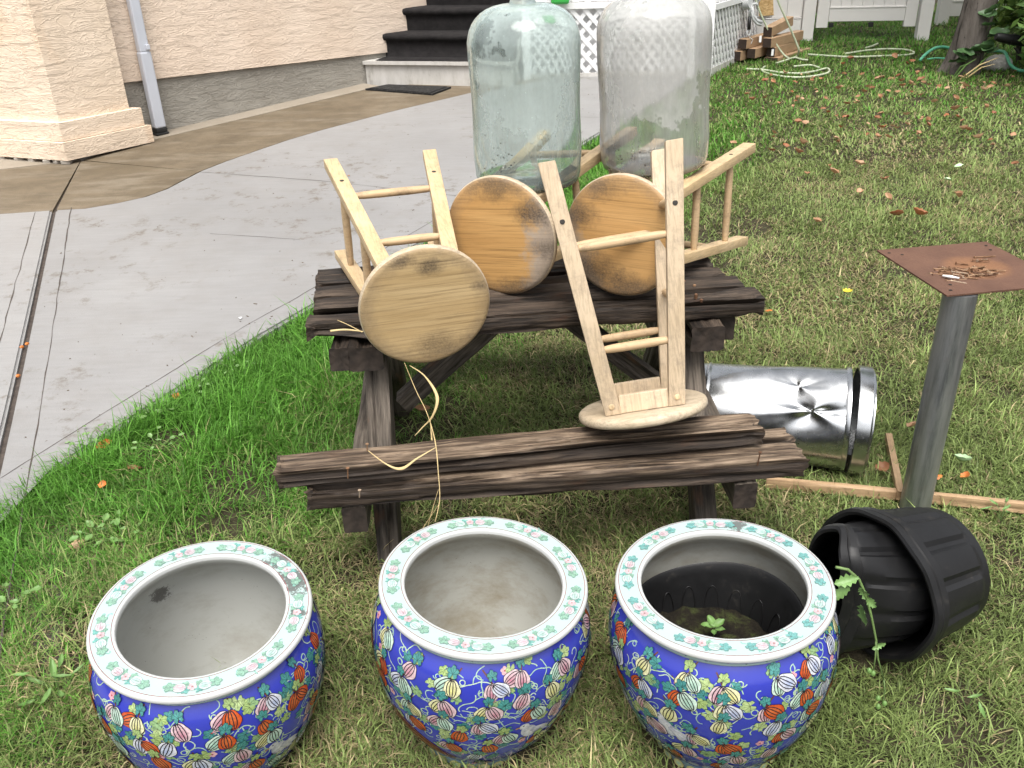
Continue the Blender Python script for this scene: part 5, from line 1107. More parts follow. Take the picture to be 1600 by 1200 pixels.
o = MB().tube([(0, 0, 0), (0.02, 0, 0.001), (0.042, 0.002, 0)], [0.003, 0.0042, 0.002], 8).build('pale_anchor', M['tag'], None, smooth=True); p = atz(1472, 434, PZ); o.location = p + Vector((0, 0, 0.006)); o.rotation_euler = (0, 0, -0.62); tag(o, 'pale plastic wall anchor at the near edge of the screws', 'anchor')

# ================================================================== THIN LATHS ON THE GRASS
def lath(A, B, w, t, label):
    x = (B - A); L = x.length; x.normalize(); y = Vector((0, 0, 1)).cross(x).normalized(); z = x.cross(y)
    o = timber(L, w, t, int(L * 1000), na=24, nc=20, rough=0.002, ragged=0.006).build('wooden_lath', M['lath'], None, autosmooth=45); o.matrix_world = frame(A, x, y, z); tag(o, label, 'lath', 'thin wooden laths by the pipe stand')
lath(G(1195, 764) + Vector((0, 0, 0.045)), G(1610, 806) + Vector((0, 0, 0.040)), 0.020, 0.034, 'long thin wooden lath lying past the foot of the pipe stand')
lath(G(1389, 688) + Vector((0, 0, 0.030)), G(1404, 791) + Vector((0, 0, 0.055)), 0.022, 0.03, 'short wooden lath pointing away beside the pipe stand')

# ================================================================== DRY STRAW HANGING FROM THE STOOL
def ribbon(name, pts, ws, m, parent=None):
    k = len(pts); P = [Vector(p) for p in pts]; mb = MB(); fine = []; fw = []
    for i in range(k - 1):
        p0, p1, p2, p3 = P[max(i - 1, 0)], P[i], P[i + 1], P[min(i + 2, k - 1)]
        for j in range(6):
            t = j / 6; fine.append(0.5 * ((2 * p1) + (p2 - p0) * t + (2 * p0 - 5 * p1 + 4 * p2 - p3) * t * t + (3 * p1 - p0 - 3 * p2 + p3) * t ** 3)); fw.append(ws[i] * (1 - t) + ws[i + 1] * t)
    fine.append(P[-1]); fw.append(ws[-1]); mb.tube(fine, [max(w * 0.38, 0.0005) for w in fw], 8, True, 0.3); return mb.build(name, m, parent, smooth=True)
def yy(px, py, y): return aty(px, py, y)
straw = thing('dry_straw', 'long dry straw stalk hanging from the front stool over the bench', 'straw', (-0.2, 1.9, 0.6)); SIV = Matrix.Translation((0.2, -1.9, -0.6))
def sr(pts, ws, nm): o = ribbon(nm, [SIV @ p for p in pts], ws, M['straw'], straw); return o
sr([yy(632, 567, 2.08), yy(650, 610, 2.05), yy(667, 645, 2.0), yy(680, 690, 1.90), yy(685, 740, 1.84), yy(687, 780, 1.80), yy(680, 815, 1.74)], [0.002, 0.003, 0.003, 0.004, 0.003, 0.003, 0.0015], 'stalk')
sr([yy(640, 571, 2.08), yy(664, 588, 2.05), yy(683, 620, 2.0), yy(676, 650, 1.98), yy(660, 668, 1.98), yy(648, 681, 1.97)], [0.002, 0.005, 0.012, 0.007, 0.004, 0.002], 'dry_blade')
sr([yy(575, 704, 1.90), yy(605, 726, 1.87), yy(628, 732, 1.86), yy(652, 716, 1.87), yy(681, 699, 1.89)], [0.002, 0.005, 0.011, 0.006, 0.002], 'dry_blade')
sr([yy(685, 765, 1.82), yy(676, 795, 1.79), yy(668, 825, 1.72)], [0.002, 0.003, 0.002], 'stalk'); sr([yy(686, 788, 1.79), yy(664, 820, 1.74), yy(655, 838, 1.66)], [0.002, 0.003, 0.002], 'stalk'); sr([yy(672, 655, 1.97), yy(674, 675, 1.95), yy(675, 688, 1.93)], [0.002, 0.007, 0.008], 'dry_blade')
s2 = thing('dry_straw', 'pale split straw ends resting on the left end of the table top', 'straw', (-0.5, 2.25, TZ)); SIV2 = Matrix.Translation((0.5, -2.25, -TZ))
for pts, ws in (([(527, 500), (545, 508), (566, 519)], [0.002, 0.003, 0.003]), ([(516, 517), (540, 515), (568, 518)], [0.008, 0.007, 0.003])):
    ribbon('dry_blade', [SIV2 @ atz(*p, TZ + 0.008) for p in pts], ws, M['straw'], s2)

# ================================================================== WEEDS
def jag_leaf(L, W, seed): return leaf_mesh('leaf', L, W, 0.004, 0.25, 9, 0.28, seed)
wd = thing('prickly_weed', 'spindly prickly weed drooping over the black pots beside the right planter', 'weed', atz(1318, 905, 0.30)[:]); wi = Matrix.Translation(-Vector(wd.location))
WY = lambda px, py: aty(px, py, 1.44 + (py - 890) * -0.0003)
path = [WY(1306, 886), WY(1325, 890), WY(1342, 905), WY(1353, 930), WY(1362, 965), WY(1369, 1000), WY(1372, 1030), WY(1381, 1062)]
mb = MB().tube(path, [0.003, 0.003, 0.0029, 0.0027, 0.0025, 0.0022, 0.0018, 0.0014], 8).xform(wi); mb.build('stem', M['stem'], wd, smooth=True)
MB().tube([WY(1369, 1000), WY(1368, 1025), WY(1364, 1052)], [0.002, 0.0018, 0.0012], 6).xform(wi).build('stem', M['stem'], wd, smooth=True)
for k, (px, py, a, b, L) in enumerate(((1322, 908, -0.3, -0.5, 0.05), (1318, 925, -1.0, -0.8, 0.05), (1350, 925, 1.0, 0.9, 0.04), (1352, 960, -1.9, -1.0, 0.06), (1372, 1008, -0.5, 0.3, 0.03), (1360, 940, -2.2, 0.4, 0.035))):
    me = jag_leaf(L, L * 0.45, 50 + k); o = obj('leaf', me, M['clover'], wd); o.matrix_local = Matrix.Translation(wi @ WY(px, py)) @ Matrix.Rotation(a, 4, 'Y') @ Matrix.Rotation(b, 4, 'X') @ Matrix.Rotation(1.2, 4, 'X')
for (px, py) in ((1364, 1052), (1372, 1091), (1382, 1099), (1372, 1104), (1358, 1048)):
    bmx = bmesh.new(); bmesh.ops.create_icosphere(bmx, subdivisions=2, radius=0.0055); me = bpy.data.meshes.new('bud'); bmx.to_mesh(me); bmx.free(); o = obj('bud', me, M['weed'], wd); o.location = wi @ WY(px, py); o.scale = (1, 1, 1.35)
MB().tube([WY(1381, 1062), WY(1383, 1080), WY(1378, 1098)], [0.0014, 0.0012, 0.001], 6).xform(wi).build('stem', M['stem'], wd, smooth=True)

wmesh = [leaf_mesh('leaf', 0.048, 0.030, 0.004, 0.22, 7, 0.05, 1), leaf_mesh('leaf', 0.032, 0.024, 0.003, 0.2, 6, 0.0, 2), leaf_mesh('leaf', 0.075, 0.022, 0.010, 0.3, 8, 0.1, 3)]
for me, m_ in zip(wmesh, ('weed', 'clover', 'weed')): me.materials.append(M[m_])
WEEDS = [((248, 660), 0, 9, 'broad leaved weed at the concrete edge left of the table', 1.0),  ((308, 618), 1, 12, 'pale clover clump hugging the slab edge', 1.0),
    ((247, 708), 1, 9, 'clover sprouting in the lush grass left of the bench', 1.1), ((193, 848), 0, 8, 'light leafed weed above the left planter rim', 0.9), ((160, 850), 0, 8, 'trailing weed with pale leaves left of the left planter', 0.9), 
    ((22, 962), 0, 10, 'broad pale weed at the far left edge of the grass', 0.9),  ((95, 1090), 2, 10, 'narrow leafed weed low beside the left planter', 1.0), ((370, 590), 1, 10, 'clover by the slab near the table leg', 1.0), ((140, 700), 1, 8, 'clover fringe along the lower slab edge', 1.0),
    ((1510, 1112), 2, 3, 'flat leafed weed in the lawn below the black pots', 0.75), ((1563, 815), 2, 5, 'leafy weed by the right end of the lath', 0.7), ((1320, 480), 1, 6, 'small yellow flowered weed in the lawn behind the metal bin', 0.9)]
for k, (px, mi, n, label, sc) in enumerate(WEEDS):
    g = G(*px); t = thing('weed_plant', label, 'weed', (g.x, g.y, g.z + 0.012), 'weeds in the lawn'); rr = random.Random(100 + k)
    for i in range(n):
        a = i * 2.4 + rr.uniform(-0.4, 0.4); r = (0.010 + 0.055 * math.sqrt(i / n)) * sc; hz = rr.uniform(0.02, 0.055); MB().tube([(0, 0, -0.01), (r * 0.5 * math.cos(a), r * 0.5 * math.sin(a), hz * 0.7), (r * math.cos(a), r * math.sin(a), hz)], [0.0012, 0.001, 0.0008], 5).build('stem', M['stem'], t)
        o = obj('leaf', wmesh[mi], None, t); o.location = (r * 1.3 * math.cos(a), r * 1.3 * math.sin(a), hz); o.rotation_euler = (rr.uniform(-0.3, 0.3), rr.uniform(-0.5, 0.25), a); s = sc * rr.uniform(0.45, 0.75); o.scale = (s, s, s)
    if 'yellow' in label:
        for i in range(8): a = i * 0.785; o = obj('petal', wmesh[1], None, t); o.data = leaf_mesh('petal', 0.022, 0.012, 0.002, 0.1, 5, 0, i); o.data.materials.append(M['yellow']); o.location = (0.012 * math.cos(a), 0.012 * math.sin(a), 0.065); o.rotation_euler = (0, -0.2, a)
# tall seeding grass stems at the slab edge
for k, (px, tips) in enumerate((((395, 545), ((415, 500), (424, 515), (405, 520))), ((235, 655), ((228, 632), (240, 640)))), ):
    g = G(*px); t = thing('grass_tuft', ('tall bent grass stems leaning over the slab edge by the table' if k == 0 else 'thin dark grass stems on the slab edge left of the table'), 'grass', g[:], 'tall grass stems')
    for (tx, ty) in tips:
        e = aty(tx, ty, g.y) - g; MB().tube([(0, 0, -0.01), e * 0.5 + Vector((-0.006, 0, 0.005)), e], [0.0022, 0.002, 0.0006], 5).build('blade', M['weed'], t)

# ================================================================== FALLEN LEAVES
fl_me = [leaf_mesh('fallen_leaf', 0.075, 0.045, 0.012, 0.45, 7, 0.0, 11), leaf_mesh('fallen_leaf', 0.06, 0.042, -0.010, -0.35, 7, 0.1, 12), leaf_mesh('fallen_leaf', 0.068, 0.034, 0.018, 0.8, 7, 0.0, 13), leaf_mesh('fallen_leaf', 0.052, 0.046, 0.016, 0.25, 6, 0.15, 14)]
for me in fl_me: me.materials.append(M['fallen'])
rl = random.Random(21)
def fleaf(px, py, label, grp, m=None, sc=1.0, me=None, h=0.035):
    g = G(px, py); o = obj('fallen_leaf', me or fl_me[rl.randrange(4)]); 
    if m: o.data = o.data.copy(); o.data.materials.clear(); o.data.materials.append(m)
    o.location = (g.x, g.y, g.z + h); o.rotation_euler = (rl.uniform(-0.5, 0.5), rl.uniform(-0.4, 0.4), rl.uniform(0, 6.28)); s = sc * rl.uniform(0.7, 1.2); o.scale = (s, s, s); tag(o, label, 'leaf', grp)
LEAFS = [(1310, 146), (1345, 120), (1393, 126), (1433, 123), (1440, 131), (1465, 142), (1350, 150), (1338, 158), (1322, 170), (1287, 174), (1252, 182), (1248, 198), (1256, 196), (1322, 187), (1370, 192), (1375, 181), (1412, 187), (1436, 195), (1312, 208), (1378, 208), (1417, 203), (1513, 212), (1371, 222), (1386, 222), (1433, 215), (1528, 224), (1310, 232), (1252, 233), (1344, 266), (1258, 280), (1303, 278), (1381, 290), (1388, 321), (1400, 346), (1398, 345), (1498, 318), (1273, 357), (1434, 344), (1246, 247), (1505, 140), (1506, 210), (1545, 144), (1553, 135), (1575, 143), (1505, 141), (1466, 139), (1493, 162), (1461, 166), (1508, 178), (1540, 176), (1583, 214), (1490, 180), (1475, 184), (1205, 122), (1226, 121), (1318, 118), (1327, 97), (1396, 95), (1424, 98), (1452, 140), (1410, 142), (1375, 160), (1390, 163), (1336, 166), (1405, 148), (1420, 138), (1360, 140), (1245, 162), (1285, 130), (1275, 145), (1195, 160), (1400, 208), (1393, 205), (1448, 190), (1240, 176)]
for (x, y) in LEAFS: fleaf(x + rl.uniform(-2, 2), y + rl.uniform(-1, 1), 'curled brown fallen leaf on the lawn between bottle and tree', 'fallen leaves on the back lawn')
for k in range(60):
    x = rl.uniform(1130, 1595); y = min(330, 105 + abs(rl.gauss(0, 75))); fleaf(x, y, 'curled brown fallen leaf on the lawn between bottle and tree', 'fallen leaves on the back lawn', None, 0.75)
for (x, y, lb) in ((165, 773, 'red brown leaf in the lush grass left of the bench'), (279, 633, 'orange leaf at the slab edge by the weeds'), (214, 740, 'brown leaf near the middle of the lush grass strip'), (125, 862, 'curled brown leaf above the left planter rim'), (168, 710, 'small orange leaf close to the concrete edge'), (660, 655, 'brown leaf under the table beside the straw'), (1200, 495, 'orange leaf right of the table end'), (1375, 747, 'pale leaf on the grass left of the pipe foot'), (1423, 680, 'yellowed leaf by the pipe stand'), (1505, 760, 'orange leaf right of the pipe foot'), (1045, 715, 'orange leaf caught on the bench planks'), (1460, 757, 'red leaf in the grass beyond the lath')):
    fleaf(x, y, lb, 'single leaves near the table', M['orange_leaf'] if 'orange' in lb or 'red' in lb else None, 0.75)
fleaf(1497, 270, 'large pale green leaf lying alone on the lawn above the rusty plate', None, M['pale_leaf'], 1.1, fl_me[0]); fleaf(1478, 291, 'shredded pale green leaf below the large green leaf', None, M['pale_leaf'], 0.9, fl_me[3])
fleaf(1500, 735, 'pale green leaf lying right of the pipe stand', None, M['pale_leaf'], 1.0, fl_me[2]); fleaf(1296, 270, 'yellow brown leaf in the middle of the lawn', None, None, 0.9)
for (x, y, lb) in ((30, 590, 'lower'), (36, 545, 'middle'), (44, 540, 'upper')):
    g = G(x, y, 0.02); o = obj('fallen_leaf', fl_me[1].copy()); o.data.materials.clear(); o.data.materials.append(M['orange_leaf']); o.location = (g.x, g.y, gz(g.x, g.y) + 0.03); o.rotation_euler = (0.9, 0, 1.2); o.scale = (0.35,) * 3; tag(o, {'lower': 'orange leaf scrap lowest in the driveway joint', 'middle': 'orange leaf scrap halfway up the driveway joint', 'upper': 'orange leaf scrap just above another in the driveway joint'}[lb], 'leaf', 'leaf scraps in the joint')
for (x, y, lb) in ((376, 499, 'white petal lying on the bare concrete'), (545, 276, 'pale orange leaf scrap on the concrete beyond the stool')):
    g = G(x, y, 0.034); o = obj('fallen_leaf', fl_me[3].copy()); o.data.materials.clear(); o.data.materials.append(M['tag'] if 'white' in lb else M['fallen']); o.location = (g.x, g.y, gz(g.x, g.y) + 0.038); o.scale = (0.3,) * 3; tag(o, lb, 'leaf')

# ================================================================== BACK OF THE YARD: lumber, boards, hoses, tree, shrubs
lb0 = G(1203, 95); lb1 = G(1262, 72); ldir = V2(lb1 - lb0).normalized(); lnr = Vector((ldir.y, -ldir.x, 0))
def lumber(u, off, z, L, w, h, label, yaw=0.0, pitch=0.0, ends=True):
    d = Matrix.Rotation(yaw, 3, 'Z') @ ldir; d = (d + Vector((0, 0, pitch))).normalized(); y = Vector((0, 0, 1)).cross(d).normalized(); zz = d.cross(y); b = V2(lb0) + ldir * u - lnr * off
    g = gz(b.x, b.y); t = thing('lumber_piece', label, 'timber', M=frame((b.x, b.y, g + z), d, y, zz), group='timbers stacked by the fence')
    MB().box((L / 2, 0, h / 2), (L, w, h), None, 0.004).build('beam', M['lumber'], t)
    MB().box((-0.002, 0, h / 2), (0.008, w * 0.96, h * 0.96), None, 0.002).build('end_grain', M['lumber_end'], t)
    return t
lumber(-0.02, -0.02, 0.0, 0.85, 0.14, 0.035, 'flat board lowest under the timber stack by the fence')
lumber(0.0, 0.0, 0.037, 0.62, 0.088, 0.088, 'timber with a white tag in the bottom row of the stack', 0.02)
lumber(-0.16, 0.13, 0.037, 0.60, 0.088, 0.088, 'dark ended timber behind the tagged one in the bottom row')
lumber(-0.26, 0.235, 0.02, 0.55, 0.088, 0.088, 'timber nearest the lattice in the bottom row of the stack')
lumber(-0.06, 0.02, 0.127, 0.72, 0.088, 0.088, 'timber with weathered grey end in the middle row', -0.03)
lumber(-0.22, 0.20, 0.127, 0.58, 0.088, 0.088, 'dark tagged timber by the lattice in the middle row')
lumber(0.0, 0.05, 0.218, 0.52, 0.088, 0.088, 'tilted timber topmost on the stack', 0.02, 0.10)
for (px, py) in ((1188, 61), (1207, 82)):
    q = aty(px, py, lb0.y - 0.03); o = MB().box((0, 0, 0), (0.022, 0.004, 0.06), None, 0.001).build('lumber_tag', M['tag']); o.location = q; o.rotation_euler = (0, 0, -0.3); tag(o, 'white paper tag on the timber end ' + ('near the lattice' if px == 1188 else 'in the bottom row'), 'tag')
# concrete pier block and strand board standing behind the stack
bb = V2(G(1195, 62)); t = thing('pier_block', 'rough concrete pier block behind the timber stack', 'block', (bb.x, bb.y + 0.12, gz(bb.x, bb.y)))
mb = MB(); mb.hexa([Vector(q) for q in ((-0.2, -0.14, 0), (0.2, -0.14, 0), (0.2, 0.14, 0), (-0.2, 0.14, 0))], [Vector(q) for q in ((-0.12, -0.10, 0.30), (0.12, -0.10, 0.30), (0.12, 0.10, 0.30), (-0.12, 0.10, 0.30))]); mb.build('block', M['block'], t)
MB().box((0.13, 0.0, 0.55), (0.05, 0.05, 1.1), Matrix.Rotation(0.08, 3, 'Y'), 0.003).build('stake', M['t_leg'], t)
ob = aty(1201, 24, bb.y - 0.02); t = thing('strand_board', 'orange strand board offcut standing above the timber stack', 'board', ob[:]); Ro = Matrix.Rotation(0.25, 3, 'Z')
MB().box((0, 0, 0.28), (0.27, 0.016, 0.56), Ro @ Matrix.Rotation(-0.06, 3, 'X'), 0.001).build('board', M['osb'], t)
# grey hose hanger with spray wand
hh = aty(1166, 6, 9.25); t = thing('hose_hanger', 'grey plastic hose hanger with looped cable at the lattice end', 'hanger', hh[:])
MB().tube([(-0.02, 0, 0), (0.03, -0.05, 0.01)], [0.055, 0.05], 20).build('hub', M['grey_pl'], t, autosmooth=40)
def loop(pts, r, nm, m): MB().tube([aty(x, y, 9.2) - hh for x, y in pts], r, 8).build(nm, m, t, smooth=True)
loop([(1171, 26), (1172, 14), (1176, 7), (1181, 5), (1184, 9)], 0.012, 'cable', M['grey_pl']); loop([(1175, 10), (1177, 24), (1183, 32), (1191, 35)], 0.016, 'cable', M['grey_pl']); loop([(1175, 18), (1177, 30), (1183, 37), (1190, 39)], 0.014, 'cable', M['grey_pl'])
loop([(1164, 62), (1168, 70), (1174, 68), (1176, 62), (1171, 58)], 0.004, 'cable', M['grey_pl'])
loop([(1171.5, 26), (1170, 46)], 0.017, 'wand_grip', M['rubber']); loop([(1170, 46), (1166.5, 51), (1169, 55.5), (1173, 53), (1172, 48), (1170, 46.5)], 0.008, 'ring', M['grey_pl'])
# pale hose
def G3(px, py, h=0.018): g = G(px, py); return Vector((g.x, g.y, g.z + h))
def spline(P, k=6):
    out = []; n = len(P)
    for i in range(n - 1):
        p0, p1, p2, p3 = P[max(i - 1, 0)], P[i], P[i + 1], P[min(i + 2, n - 1)]
        for j in range(k): t_ = j / k; out.append(0.5 * ((2 * p1) + (p2 - p0) * t_ + (2 * p0 - 5 * p1 + 4 * p2 - p3) * t_ * t_ + (3 * p1 - p0 - 3 * p2 + p3) * t_ ** 3))
    out.append(P[-1]); return out
hy = G(1240, 93).y
hose = thing('garden_hose', 'pale faded garden hose hanging and looped on the back lawn', 'hose', G(1240, 93)[:]); hi_ = Matrix.Translation(-Vector(hose.location))
def hrun(P, r=0.0095): MB().tube(spline(P), r, 8).xform(hi_).build('hose_run', M['hose'], hose, smooth=True)
hrun([aty(1205, -30, hy), aty(1217, 5, hy), aty(1232, 38, hy), aty(1244, 66, hy), aty(1248, 78, hy), G3(1245, 90), G3(1237, 94), G3(1225, 98), G3(1212, 102)])
hrun([aty(1178, -10, hy), aty(1187, 18, hy), aty(1203, 52, hy), aty(1220, 80, hy), G3(1232, 94), G3(1242, 93), G3(1252, 96), G3(1262, 97)])
hrun([G3(1165, 111), G3(1190, 112), G3(1215, 116), G3(1245, 118), G3(1270, 115), G3(1292, 110), G3(1293, 117), G3(1265, 123), G3(1235, 124), G3(1212, 121), G3(1196, 117), G3(1190, 112), G3(1195, 107)])
hrun([G3(1262, 88), G3(1290, 90), G3(1330, 92), G3(1380, 90.5), G3(1415, 89), G3(1428, 85.5), G3(1416, 81), G3(1385, 79.5), G3(1352, 82), G3(1320, 87)]); hrun([G3(1352, 78), G3(1362, 75), G3(1371, 71)]); hrun([G3(1240, 107), G3(1265, 105), G3(1280, 109)])
gh = thing('garden_hose', 'bright green garden hose coming round the tree trunk', 'hose', G(1470, 90)[:]); gi = Matrix.Translation(-Vector(gh.location))
def grun(P, r=0.014): MB().tube(spline(P), r, 10).xform(gi).build('hose_run', M['ghose'], gh, smooth=True)
grun([G3(1437, 99, 0.03), G3(1447, 93, 0.06), G3(1460, 90, 0.09), G3(1478, 88, 0.08), G3(1500, 90, 0.04)]); grun([G3(1448, 96, 0.02), G3(1465, 96, 0.03), G3(1490, 98, 0.03)], 0.008)
grun([G3(1540, 98, 0.10), G3(1557, 101, 0.12), G3(1566, 107, 0.13), G3(1576, 114, 0.07), G3(1590, 117, 0.04), G3(1612, 119, 0.04)])
bmx = bmesh.new(); bmesh.ops.create_icosphere(bmx, subdivisions=4, radius=1.0)
for v in bmx.verts: c = v.co.copy(); k = 1 + 0.35 * (float(fbm(c.x * 1.4 + 3, c.y * 1.4, c.z * 1.4, 5, 4)) - 0.5); v.co = Vector((c.x * 0.15 * k, c.y * 0.10 * k, c.z * 0.085 * k))
me = bpy.data.meshes.new('stone'); bmx.to_mesh(me); bmx.free(); me.polygons.foreach_set('use_smooth', [True] * len(me.polygons)); so_ = obj('garden_stone', me, M['stone']); g = G(1560, 110); so_.location = (g.x, g.y + 0.05, g.z + 0.045); so_.rotation_euler = (0, 0, 0.3); tag(so_, 'pale grey stone under the green hose right of the trunk', 'stone')
t = thing('black_pipe', 'thick black plastic pipe end poking in from the shrubs', 'pipe', G(1580, 95)[:]); pi = Matrix.Translation(-Vector(t.location)); py_ = G(1580, 95).y - 0.75
MB().tube([aty(1556, 57, py_), aty(1561, 58, py_), aty(1575, 61, py_), aty(1578, 61.5, py_)], [0.026, 0.036, 0.040, 0.040], 20).xform(pi).build('sleeve', M['bplastic'], t, autosmooth=40); MB().tube([aty(1578, 61.5, py_), aty(1640, 69, py_)], 0.043, 20).xform(pi).build('tube', M['bplastic'], t, autosmooth=40)
MB().tube([aty(1584, 74, py_ + 0.1), aty(1592, 84, py_ + 0.1), aty(1606, 88, py_ + 0.1)], 0.006, 6).xform(pi).build('cable', M['bplastic'], t)

# tree
tb = G(1497, 112); tree = thing('tree', 'leaning grey barked tree on the right of the back lawn', 'tree', (tb.x, tb.y, tb.z - 0.05))
tp = [Vector((0, 0, 0)), Vector((0.03, 0, 0.15)), Vector((0.07, 0, 0.5)), Vector((0.14, 0.05, 1.1)), Vector((0.22, 0.1, 2.0)), Vector((0.25, 0.15, 3.0)), Vector((0.3, 0.2, 4.2))]
mb = MB().tube(spline(tp, 8), [0.0] * 49, 40); rr_ = spline([Vector((0.170, 0, 0)), Vector((0.148, 0, 0)), Vector((0.137, 0, 0)), Vector((0.132, 0, 0)), Vector((0.125, 0, 0)), Vector((0.12, 0, 0)), Vector((0.09, 0, 0))], 8)
sp_pts = spline(tp, 8); mb = MB().tube(sp_pts, [r.x for r in rr_], 48)
for i, v in enumerate(mb.v):
    ring = i // 48; a = (i % 48) / 48 * 2 * math.pi; c = sp_pts[ring]; d = (v - c); k = 1 + 0.10 * (float(fbm(a * 2.2, c.z * 1.2, 0, 9, 4)) - 0.5) + (0.14 * max(0, 1 - c.z / 0.3)) * math.sin(4 * a + 1) - 0.10 * math.exp(-((a - 5.1) / 0.10) ** 2) * (0.2 < c.z < 0.75); mb.v[i] = c + d * k
mb.build('trunk', M['bark'], tree, smooth=True)
for k in range(7):
    a = k * 2.4; z0 = 2.3 + 0.28 * k; p = Vector((0.24, 0.15, z0)); L = 1.7 - 0.12 * k
    MB().tube(spline([p, p + Vector((math.cos(a) * L * 0.4, math.sin(a) * L * 0.4, 0.45)), p + Vector((math.cos(a) * L, math.sin(a) * L, 0.8))], 5), [0.06 * (1 - i / 11) + 0.01 for i in range(11)], 10).build('limb', M['bark'], tree, smooth=True)
def leaf_cloud(name, n, cen, rad, size, cols, parent, seed, shell=0.5, clumps=26):
    r = np.random.default_rng(seed); cl = r.normal(size=(clumps, 3)); cl /= np.linalg.norm(cl, axis=1)[:, None]; cl *= (r.random(clumps) ** (1 / 3))[:, None]; idx = r.integers(0, clumps, n); p = cl[idx] * 0.85 + r.normal(size=(n, 3)) * 0.20
    p = p * np.array(rad) + np.array(cen); d = r.normal(size=(n, 3)); d[:, 2] *= 0.5; d /= np.linalg.norm(d, axis=1)[:, None]; u = np.cross(d, r.normal(size=(n, 3))); u /= np.linalg.norm(u, axis=1)[:, None]; s = size * r.uniform(0.6, 1.3, n)[:, None]; w = np.cross(d, u)
    V = np.stack([p - d * s, p + u * s * 0.42, p + d * s, p - u * s * 0.42 + w * s * 0.12], 1).reshape(-1, 3); c = np.array(cols)[r.integers(0, len(cols), n)] * r.uniform(0.75, 1.25, (n, 1)) * r.uniform(0.8, 1.2, clumps)[idx][:, None]
    me = bpy.data.meshes.new(name); me.from_pydata([], [], []); me.vertices.add(4 * n); me.vertices.foreach_set('co', V.ravel()); me.loops.add(4 * n); me.loops.foreach_set('vertex_index', np.arange(4 * n)); me.polygons.add(n); me.polygons.foreach_set('loop_start', np.arange(0, 4 * n, 4)); me.update(calc_edges=True); me.validate()
    a = me.color_attributes.new('col', 'FLOAT_COLOR', 'POINT'); cc = np.ones((4 * n, 4), np.float32); cc[:, :3] = np.repeat(c, 4, 0); a.data.foreach_set('color', cc.ravel()); return obj(name, me, M['foliage'], parent)
GCOL = [(0.09, 0.17, 0.04), (0.12, 0.21, 0.05), (0.06, 0.13, 0.035), (0.16, 0.24, 0.07)]
leaf_cloud('crown', 9000, (0.35, 0.3, 4.4), (2.0, 2.0, 1.4), 0.07, GCOL, tree, 5, clumps=60)['kind'] = 'stuff'
# broad leaves at the foot of the trunk
hs_ = thing('broad_leaf_plant', 'dark broad leaved plant at the foot of the trunk', 'plant', G(1520, 104)[:]); hm = leaf_mesh('leaf', 0.17, 0.10, 0.02, 0.25, 8, 0.0, 31); hm.materials.append(M['green_leaf'])
hi2 = Vector(hs_.location); HP = [(1507, 84), (1517, 79), (1526, 76), (1534, 78), (1541, 74), (1512, 92), (1498, 88), (1500, 95), (1520, 86), (1508, 97), (1548, 80), (1552, 57), (1560, 52), (1545, 40), (1543, 22), (1552, 15)]
for k, (px, py) in enumerate(HP):
    q = aty(px, py, tb.y - 0.22 + 0.03 * (k % 3)) - hi2; MB().tube([(0.02, 0, 0), q * 0.6 + Vector((0.02, 0.03, 0)), q], [0.005, 0.004, 0.003], 6).build('stem', M['stem'], hs_); o = obj('leaf', hm, None, hs_); o.location = q; o.rotation_euler = (0.5 + rl.uniform(-0.4, 0.4), rl.uniform(-0.5, 0.6), rl.uniform(-0.7, 0.7) + (3.1 if k % 2 else 0)); s = rl.uniform(0.7, 1.1); o.scale = (s, s, s)
def shrub(px, py, rad, n, size, cols, label, seed, name='shrub', dz=0.0):
    g = G(px, py); t = thing(name, label, 'shrub', g[:], 'shrubs right of the tree')
    leaf_cloud('foliage', n, (0, 0, rad[2] * 0.95 + dz), rad, size, cols, t, seed)['kind'] = 'stuff'
    r = random.Random(seed)
    for k in range(9): a = r.uniform(0, 6.28); MB().tube([(0.05 * math.cos(a), 0.05 * math.sin(a), -0.02), (rad[0] * 0.4 * math.cos(a), rad[1] * 0.4 * math.sin(a), rad[2] * 0.8 + dz * 0.5), (rad[0] * 0.75 * math.cos(a), rad[1] * 0.75 * math.sin(a), rad[2] * 1.5 + dz)], [0.012, 0.009, 0.004], 6).build('stem', M['bark'], t)
shrub(1600, 100, (0.42, 0.4, 0.62), 1500, 0.06, [(0.17, 0.27, 0.06), (0.22, 0.31, 0.08), (0.11, 0.19, 0.045)], 'light green shrub rising behind the black pipe', 61)
shrub(1665, 125, (0.6, 0.5, 0.7), 2600, 0.06, GCOL, 'dark shrub at the right edge behind the stone', 62)
shrub(1580, 55, (0.42, 0.4, 0.9), 1500, 0.06, GCOL, 'tall dark leafed shrub against the white fence', 63)
# long blades leaning out from the trunk foot
for k, (a, b) in enumerate((((1492, 122), (1525, 92)), ((1500, 124), (1560, 90)), ((1490, 120), (1510, 100)), ((1510, 122), (1555, 100)), ((1518, 118), (1548, 86)))):
    g = G(*a); e = aty(*b, g.y - 0.1); MB().tube([g, g.lerp(e, 0.5) + Vector((0, 0, 0.03)), e], [0.008, 0.007, 0.002], 5).xform(Matrix.Translation(-hi2)).build('long_blade', M['straw'] if k % 2 else M['weed'], hs_)

